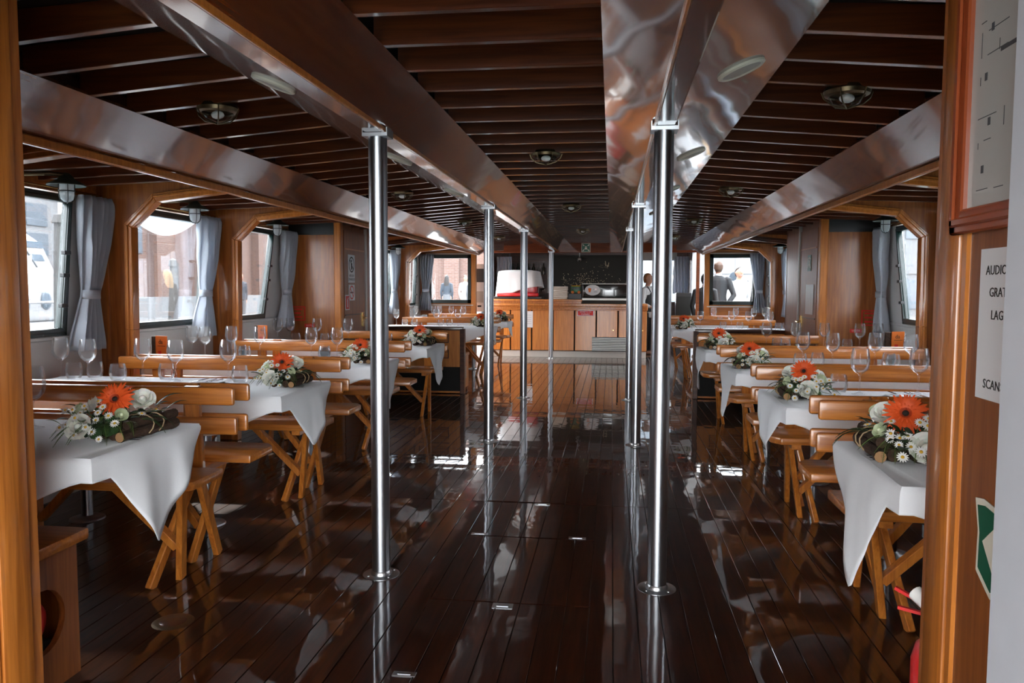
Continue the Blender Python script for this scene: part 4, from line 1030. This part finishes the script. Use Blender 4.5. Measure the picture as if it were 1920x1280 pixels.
# display case
t = thing('display_case', 'glass display case with an oval white sticker on the bar', 'display case', (.41, 14.80, 1.012))
MB().box(-.56,-.18,.0,.56,.2,.06).build('base', 'board_dark', t); MB().box(-.56,-.2,.06,.56,.2,.105).build('sill', 'aluminium', t, bevel=.006)
MB().box(-.55,-.15,.105,.55,.19,.36).build('front', 'case_glass_dark', t, bevel=.02, seg=3); MB().box(-.56,-.16,.36,.56,.2,.38).build('lid', 'aluminium', t, bevel=.006)
stk = thing('oval_sticker', 'oval white sticker with an orange cake and a heart on the display case', 'sticker', (.05, 14.646, 1.265), 0); stk.rotation_euler = (PI/2,0,0); stk.scale = (1.45,1,1)
MB().lathe([(0,0),(.098,0),(.1,.001),(0,.002)], 32).build('oval', 'paper', stk)
MB().prism([(-.055,.01),(-.02,.01),(-.026,-.04),(-.05,-.04)], 'z', .002, .003).build('cake', 'orange_card', stk); MB().ball((-.038,.02,.0025), .022, .018, .001, 14, 6).build('icing', 'orange_card', stk)
textmesh('words', 'I', .035, 'ink', stk, (.012,.012,.0026)); textmesh('words', 'cake', .028, 'ink', stk, (.035,-.03,.0026))
MB().prism([(.04,.0),(.058,.02),(.05,.03),(.04,.022),(.03,.03),(.022,.02)], 'z', .002, .003).build('heart', 'red_wood', stk)
# back bar: shelf cupboard with bottles, painted board
sh = thing('bottle_shelf', 'dark wooden shelf cupboard with bottles on the back wall of the bar', 'shelf', (-1.36, 16.40, 1.2))
MB().box(-.42,.17,0,.42,.19,.85).build('back', 'mahogany_dark', sh)
for x in (-.42,.40): MB().box(x,-.02,0,x+.02,.18,.85).build('side', 'mahogany_x', sh)
SZ = (.0,.36,.66)
for z in SZ: MB().box(-.40,-.02,z,.40,.17,z+.02).build('shelf', 'mahogany_x', sh)
bot = MB().lathe([(0,0),(.032,0),(.034,.01),(.034,.14),(.012,.19),(.012,.24),(0,.24)], 16).mesh('bottle', 'bottle_dark'); bcl = MB().lathe([(0,0),(.03,0),(.032,.01),(.032,.10),(.01,.15),(.01,.19),(0,.19)], 16).mesh('bottle', 'clear_glass')
for r_ in (0, 1):
    for k in range(7):
        o = obj('bottle', bot if (k+r_) % 3 else bcl, None, (-1.36-.33+k*.11, 16.43, 1.2+SZ[r_]+.0205)); tag(o, '%s small bottle from the curtain on the %s shelf behind the bar' % (ORD[k], ('lower', 'upper')[r_]), 'bottle', 'bottles on the shelf behind the bar')
t = thing('painted_board', 'large dark board with pale chalk-like drawings behind the bar', 'board', (-.05, 16.56, 1.45))
MB().box(-.78,0,-.52,.80,.03,.55).build('panel', 'board_dark', t)
q = MB(); g = random.Random(9)
for k in range(150):
    x, z = g.gauss(.0,.24), -.12+abs(g.gauss(0,.16)); q.box(x,-.002,z,x+.013,0,z+.013)
for cx_, cz_ in ((-.5,.0),(-.42,-.12),(.32,.3),(.6,-.08),(-.15,.06)):
    for k in range(7):
        a = g.uniform(0,PI); L = g.uniform(.05,.11); x, z = cx_+g.uniform(-.06,.06), cz_+g.uniform(-.05,.05); q.bar((x,-.001,z),(x+L*math.cos(a),-.001,z+L*math.sin(a)),.016,.002)
q.build('chalk_drawing', 'chalk', t)
t = thing('security_camera', 'small dome camera hanging above the dark board', 'camera', (-.28, 16.50, 1.90)); MB().ball((0,0,0), .05, .05, .055, 16, 10).build('housing', 'aluminium', t); MB().ball((0,-.04,-.02), .022, None, None, 10, 8).build('lens', 'black_metal', t); MB().tube([(0,.03,.03),(0,.05,.29)], .012, 8).build('stem', 'aluminium', t)
for x in (-.86, -1.02):
    pass
t = thing('dark_locker', 'black locker beside the pale curtain behind the bar', 'locker', (1.78, 15.25, 0)); MB().box(-.15,-.12,0,.14,.12,1.22).build('body', 'black_metal', t, bevel=.01); MB().box(-.13,-.125,.7,.12,-.12,1.15).build('door', 'black_gap', t)

# ================================================================== PEOPLE
def loft(q, secs, n=14):
    """secs: (centre, rx, ry) horizontal ellipses"""
    vs = []; fs = []
    for (c, rx, ry) in secs:
        for k in range(n): a = 2*PI*k/n; vs.append((c[0]+rx*math.cos(a), c[1]+ry*math.sin(a), c[2]))
    m = len(secs); fs = [(i*n+k,i*n+(k+1)%n,(i+1)*n+(k+1)%n,(i+1)*n+k) for i in range(m-1) for k in range(n)]
    fs += [tuple(range(n-1,-1,-1)), tuple((m-1)*n+k for k in range(n))]; q.add(vs, fs)
def remesh(o, v=.014, it=4):
    m = o.modifiers.new('union', 'REMESH'); m.mode = 'VOXEL'; m.voxel_size = v; m.use_smooth_shade = True
    m2 = o.modifiers.new('smooth', 'SMOOTH'); m2.factor = .5; m2.iterations = it
def person(loc, rotz, label, hair='hair_brown', top='suit', low='suit', h=1.75, long_hair=False, skirt=False, hands=((.20,-.02,.80),(-.20,-.02,.80)), elbows=None, collar=None, vest=None, group=None, sl=1.0, vox=.014):
    t = thing('person', label, 'person', loc, rotz, group); t.scale = (h/1.75,)*3
    W_ = .92 if skirt or long_hair else 1.0
    el = elbows or [(.25*W_, .04, 1.10), (-.25*W_, .04, 1.10)]
    b = MB()
    loft(b, [((0,0,.88),.15,.10),((0,0,.98),.165*W_,.11),((0,0,1.10),.14*W_,.10),((0,-.01,1.28),.165*W_,.115),((0,0,1.40),.17*W_,.10),((0,.01,1.455),.11,.075),((0,.01,1.49),.055,.055),((0,0,1.54),.052,.055)])
    b.ball((0,-.01,1.645), .076, .095, .115, 18, 14); b.ball((0,-.035,1.585), .055, .06, .05, 12, 8)
    b.bar((0,-.10,1.655),(0,-.122,1.63),.022,.02); 
    for k in (-1,1): b.ball((k*.078,0,1.64), .012, .022, .032, 8, 6)
    for k, x in ((0,.09),(1,-.09)):
        b.tube([(x,0,.92),(x*1.05,-.01,.72),(x*1.05,-.01,.50),(x*1.05,.015,.30),(x*1.05,.01,.07)], [.085,.075,.055,.052,.035], 12)
        b.ball((x*1.05,-.05,.035), .042, .12, .036, 10, 8)
    for k, sx in ((0,1),(1,-1)):
        S = Vector((sx*.185*W_,.01,1.41)); E_ = Vector(el[k]); H_ = Vector(hands[k]); d = (H_-E_).normalized()
        b.tube([S, S.lerp(E_,.5), E_, E_.lerp(H_,.4), H_], [.055,.047,.040,.037,.026], 10)
        p = H_+d*.045; b.ball(tuple(p), .038, .022, .045, 8, 6)
        side = d.orthogonal().normalized(); s2 = d.cross(side)
        for f_ in range(4):
            o_ = side*((f_-1.5)*.018); b.tube([p+o_, p+o_+d*.045, p+o_+d*(.075+.008*(1.5-abs(f_-1.5)))+s2*.015], [.010,.009,.007], 6)
        b.tube([p-side*.02, p-side*.045+d*.02, p-side*.05+d*.05], [.011,.010,.008], 6)
    body = b.build('body', 'skin', t); remesh(body, vox, 2)
    # clothing, slightly larger than the body
    c = MB()
    loft(c, [((0,0,.80 if not skirt else .95),.172*W_,.125),((0,0,.98),.178*W_,.125),((0,0,1.10),.158*W_,.118),((0,-.01,1.28),.182*W_,.13),((0,0,1.40),.188*W_,.115),((0,.01,1.46),.12,.088),((0,.01,1.492),.066,.066)])
    for k, sx in ((0,1),(1,-1)):
        S = Vector((sx*.185*W_,.01,1.41)); E_ = Vector(el[k]); H_ = Vector(hands[k]); H2 = E_.lerp(H_, sl)
        c.tube([S-Vector((sx*.05,0,-.01)), S, S.lerp(E_,.5), E_, E_.lerp(H2,.5), H2], [.06,.068,.058,.050,.046,.036], 10)
    jk = c.build('jacket' if top == 'suit' else 'top', top, t); remesh(jk, vox, 3)
    l = MB()
    if skirt: loft(l, [((0,0,.42),.24,.20),((0,0,.6),.22,.18),((0,0,.85),.18,.14),((0,0,1.0),.165,.125),((0,0,1.06),.15,.115)])
    else:
        loft(l, [((0,0,.80),.165,.11),((0,0,.90),.175,.118),((0,0,1.0),.172,.118),((0,0,1.02),.165,.115)])
        for x in (.09,-.09): l.tube([(x,0,.90),(x*1.05,-.01,.72),(x*1.05,-.01,.50),(x*1.05,.015,.30),(x*1.05,.01,.08)], [.095,.088,.070,.066,.058], 12)
    lo = l.build('skirt' if skirt else 'trousers', low, t); remesh(lo, vox, 3)
    hb = MB(); hb.ball((0,.012,1.665), .086, .102, .112, 16, 12)
    if long_hair: loft(hb, [((0,.075,1.30),.10,.035),((0,.075,1.42),.105,.05),((0,.06,1.55),.10,.07),((0,.04,1.66),.09,.08)])
    else: loft(hb, [((0,.045,1.56),.055,.045),((0,.035,1.62),.082,.075),((0,.03,1.68),.085,.085)])
    # keep the face clear
    hb.v = [(x, max(y, -.055 if z > 1.70 else -.005 if z > 1.60 else .02), z) for x, y, z in hb.v]
    ho = hb.build('hair', hair, t, angle=80)
    fc = MB()
    for k in (-1,1): fc.ball((k*.030,-.094,1.655), .011, .006, .006, 8, 6)
    fc.build('eyes', 'hair_black', t)
    MB().ball((0,-.094,1.588), .022, .006, .006, 8, 6).build('mouth', 'pink_cloth', t)
    if collar:
        q = MB(); q.lathe([(.062,1.475),(.066,1.52),(.060,1.525),(.057,1.48)], 20, (0,.008,0), closed=True); q.build('collar', collar, t)
    if vest:
        q = MB(); loft(q, [((0,0,.93),.184,.131),((0,0,1.10),.164,.124),((0,-.01,1.28),.186,.136),((0,0,1.37),.150,.124)]); q.build('waistcoat', vest, t)
        for k in (-1,1): MB().tube([(k*.10,-.12,1.36),(k*.085,-.04,1.485),(k*.10,.10,1.37)], .016, 8, sq=.4).build('strap', vest, t)
    return t
person((2.49, 15.75, 0), R(176), 'man seen from behind in a dark suit outside the front wall window', 'hair_brown', 'suit', 'suit', 1.83, collar='shirt', elbows=[(.30,.02,1.12),(-.29,.06,1.12)], hands=((.24,-.16,1.0),(-.14,.17,.92)))
person((3.02, 16.55, 0), R(20), 'person in a pale shirt facing the suited man outside', 'hair_black', 'shirt', 'grey_cloth', 1.74)
person((3.32, 15.9, 0), R(110), 'woman with long blond hair in dark clothes outside the window', 'hair_blond', 'suit', 'suit', 1.66, long_hair=True)
person((2.12, 14.72, 0), R(170), 'person in a dark suit standing at the open side door by the bar', 'hair_black', 'suit', 'suit', 1.56)
person((1.12, 15.62, 0), R(60), 'bartender with ginger hair in a white shirt and black waistcoat behind the bar end', 'hair_ginger', 'shirt', 'suit', 1.58, vest='suit', sl=.75, elbows=[(.27,-.02,1.10),(-.27,-.02,1.10)], hands=((.20,-.22,1.02),(-.20,-.22,1.02)))
QZ = .05
crowd = [((-8.4, 30.5), 20, 'woman with long dark hair and a grey coat', 'hair_black', 'grey_cloth', 'grey_cloth', dict(long_hair=True, h=1.78)),
 ((-7.75, 30.0), -10, 'woman with long hair and a pale patterned dress', 'hair_brown', 'linen', 'linen', dict(skirt=True, long_hair=True, h=1.62)),
 ((-6.95, 30.4), 5, 'man in a white shirt and brown overalls', 'hair_blond', 'shirt', 'brown_cloth', dict(h=1.76, vest='brown_cloth')),
 ((-5.95, 29.6), 178, 'woman seen from behind in a denim jacket', 'hair_black', 'denim', 'grey_cloth', dict(skirt=True, long_hair=True, h=1.72)),
 ((-5.45, 30.8), 30, 'person in a light top talking to the denim jacket woman', 'hair_brown', 'shirt', 'shirt', dict(h=1.74)),
 ((-5.05, 30.2), 200, 'person with dark hair and a dark coat', 'hair_black', 'grey_cloth', 'suit', dict(h=1.66)),
 ((-12.6, 26.0), 60, 'person in a grey jacket', 'hair_brown', 'denim', 'grey_cloth', dict(h=1.72)),
 ((-4.15, 27.5), 90, 'person in a white blouse with a pink bag', 'hair_ginger', 'shirt', 'suit', dict(h=1.7))]
for (x, y), a, lb, hr, tp, lw, kw in crowd: person((x, y, QZ), R(a), lb+' on the quay outside', hr, tp, lw, vox=.022, group='people on the quay', **kw)

# ================================================================== OUTSIDE
wt = MB().box(-90,-60,-1.2,90,120,-1.0).build('water', 'water'); wt['kind'] = 'stuff'; tag(wt, 'grey green water around the boat', 'water')
deck = struct(MB().box(-3.6, 13.46, -.2, 3.6, 24, -.002).build('ground_foredeck', 'quay'))
tag(deck, 'pale side deck in front of the cabin', 'deck')
q1 = struct(MB().box(-60, 8, -1.0, -3.75, 70, QZ).build('ground_quay', 'quay')); q2 = struct(MB().box(-3.75, 24.5, -1.0, 60, 70, QZ).build('ground_quay_front', 'quay'))
# brick building with pilasters
GBX = -19
bb = thing('brick_building', 'long brick building with flat pilasters on the quay', 'building', (0,0,0))
MB().box(-18.4, 25.5, QZ, -18, 52, 6.5).build('wall', 'brick', bb)
for y in range(26, 52, 3): MB().box(-18.0, y, QZ, -17.6, y+1.1, 6.5).build('pilaster', 'brick', bb)
for y in range(28, 50, 6): MB().box(-18.02, y-.4, 2.6, -17.96, y+.6, 4.6).build('window', 'facade_glass', bb)
MB().box(-18.1, 25.5, QZ, -17.5, 52, .9).build('plinth', 'facade_white', bb)
b2 = thing('brick_annex', 'brick house front with pilasters behind the people on the quay', 'building', (0,0,0))
MB().box(-16, 36.0, QZ, -4.6, 36.4, 6.5).build('wall', 'brick', b2)
for x in (-15.5,-12.6,-9.7,-7.4,-5.3): MB().box(x, 35.7, QZ, x+.7, 36.0, 6.5).build('pilaster', 'brick', b2)
MB().box(-16, 35.5, QZ, -4.6, 36.0, .55).build('plinth', 'facade_white', b2)
# glass fronted building and pale buildings
def panel_building(name, label, axis, pos, a, b, h, mat, bay, fl_h, sign):
    t = thing(name, label, 'building', (0,0,0))
    if axis == 'x': MB().box(pos, a, QZ-1, pos+sign*.5, b, h).build('wall', mat, t)
    else: MB().box(a, pos, QZ-1, b, pos+sign*.5, h).build('wall', mat, t)
    n = int((b-a)/bay); m_ = int(h/fl_h)
    gp = {}
    for i in range(n):
        for j in range(m_):
            u = a+i*bay+.12; z = QZ+.3+j*fl_h
            if axis == 'x': MB().box(pos-sign*.06, u, z, pos, u+bay-.24, z+fl_h-.25).build('panel', 'facade_glass' if (i*3+j*5) % 4 else 'facade_white', t)
            else: MB().box(u, pos-sign*.06, z, u+bay-.24, pos, z+fl_h-.25).build('panel', 'facade_glass' if (i*3+j*5) % 4 else 'facade_white', t)
    return t
panel_building('glass_building', 'tall pale building with a grid of glass panels behind the yacht', 'x', -19, 8, 25.3, 7, 'facade_white', 1.2, 1.0, -1)
panel_building('grid_building', 'pale building with a grid of square panels seen through the far side windows', 'x', 16, -6, 26, 6, 'facade_white', 1.6, 1.4, 1)
panel_building('front_building', 'white panelled building ahead of the boat', 'y', 40, 0, 22, 7, 'facade_white', 1.6, 1.7, 1)
# lattice fence with sign boards on the far side
t = thing('lattice_gate', 'white lattice gate on the quay ahead of the suited man', 'gate', (4.6, 25.0, QZ))
for k in range(9): MB().box(-.8+k*.2,-.02,0,-.77+k*.2,.02,1.5).build('bar', 'facade_white', t)
for z in (.1,.8,1.46): MB().box(-.82,-.02,z,.86,.02,z+.04).build('rail', 'facade_white', t)
t = thing('banner_stand', 'dark blue oval banner beside the lattice gate', 'banner', (4.15, 24.8, QZ)); MB().ball((0,0,1.45), .16, .02, .32, 16, 10).build('banner', 'denim', t); MB().tube([(0,.0,0),(0,.0,1.2)], .012, 8).build('pole', 'steel_flange', t)
# mooring piles
def pile(x, y, r, h, label, lean=0):
    t = thing('mooring_pile', label, 'pile', (x, y, 0)); q = MB(); q.tube([(lean*k/8, .03*math.sin(k), -1.1+(h+1.1)*k/8) for k in range(9)], [r*(1+.06*math.sin(k*2.1)) for k in range(9)], 16); q.build('timber', 'pile', t)
    MB().lathe([(r*1.02,h-.05),(r*.8,h+.03),(0,h+.06)], 16, (lean,0,0)).build('cap', 'pile', t)
pile(-5.2, 7.37, .10, 2.0, 'thick weathered mooring pile beside the white yacht')
pile(-5.4, 9.63, .06, 1.62, 'shorter mooring pile in front of the brick building', .05)
pile(4.4, 8.8, .16, 1.30, 'weathered mooring pile outside the far side window'); pile(3.75, 16.4, .16, 1.62, 'dark mooring pile beside the blond woman')
# white yacht moored alongside
t = thing('motor_yacht', 'white motor yacht with a round fender moored alongside', 'yacht', (-6.6, 8.2, -.9))
q = MB(); q.prism([(-3.2,0),(2.2,0),(2.5,1.6),(2.2,1.75),(-3.2,1.75)], 'x', -2.2, 0); q.build('hull', 'yacht', t, bevel=.06, seg=2)
q = MB(); q.prism([(-3.2,1.75),(1.5,1.75),(.85,2.75),(.2,3.05),(-3.2,3.05)], 'x', -2.0, -.15); q.build('superstructure', 'yacht', t, bevel=.08, seg=3)
q = MB(); q.prism([(-3.2,3.05),(.15,3.05),(.35,3.2),(-.4,3.45),(-3.2,3.5)], 'x', -2.1, -.05); q.build('flybridge', 'yacht', t, bevel=.06, seg=2)
for y0, y1, z0, z1 in ((-1.6,-.55,2.25,2.75),(-.40,.12,2.45,2.80)):
    q = MB(); q.prism([(y0,z0),(y1,z0),(y1-.1,z1),(y0,z1)], 'x', -.16, -.135); q.build('window', 'yacht_glass', t)
for z in (2.68, 2.52):
    q = MB(); q.prism([(.52,z),(.85,z),(.80,z+.08),(.52,z+.08)], 'x', -.16, -.14); q.build('vent', 'yacht_glass', t)
q = MB(); q.prism([(.02,1.92),(.55,1.92),(.6,2.18),(.06,2.18)], 'x', -.16, -.135); q.build('port_light', 'facade_glass', t)
MB().ball((-.14,.85,2.02), .012, .09, .12, 16, 10).build('hull_opening', 'yacht_glass', t); MB().tube([(-.05,-3,2.0),(-.05,1.9,2.0)], .018, 8).build('hand_rail', 'steel', t)
fd = thing('round_fender', 'large round white fender hanging beside the yacht', 'fender', (-6.30, 8.38, .0)); MB().ball((0,0,1.37), .145, .145, .15, 24, 16).build('ball', 'lamp_white', fd); MB().tube([(0,0,1.5),(-.05,-.15,1.75),(-.2,-.3,2.1)], .01, 6).build('rope', 'black_metal', fd)
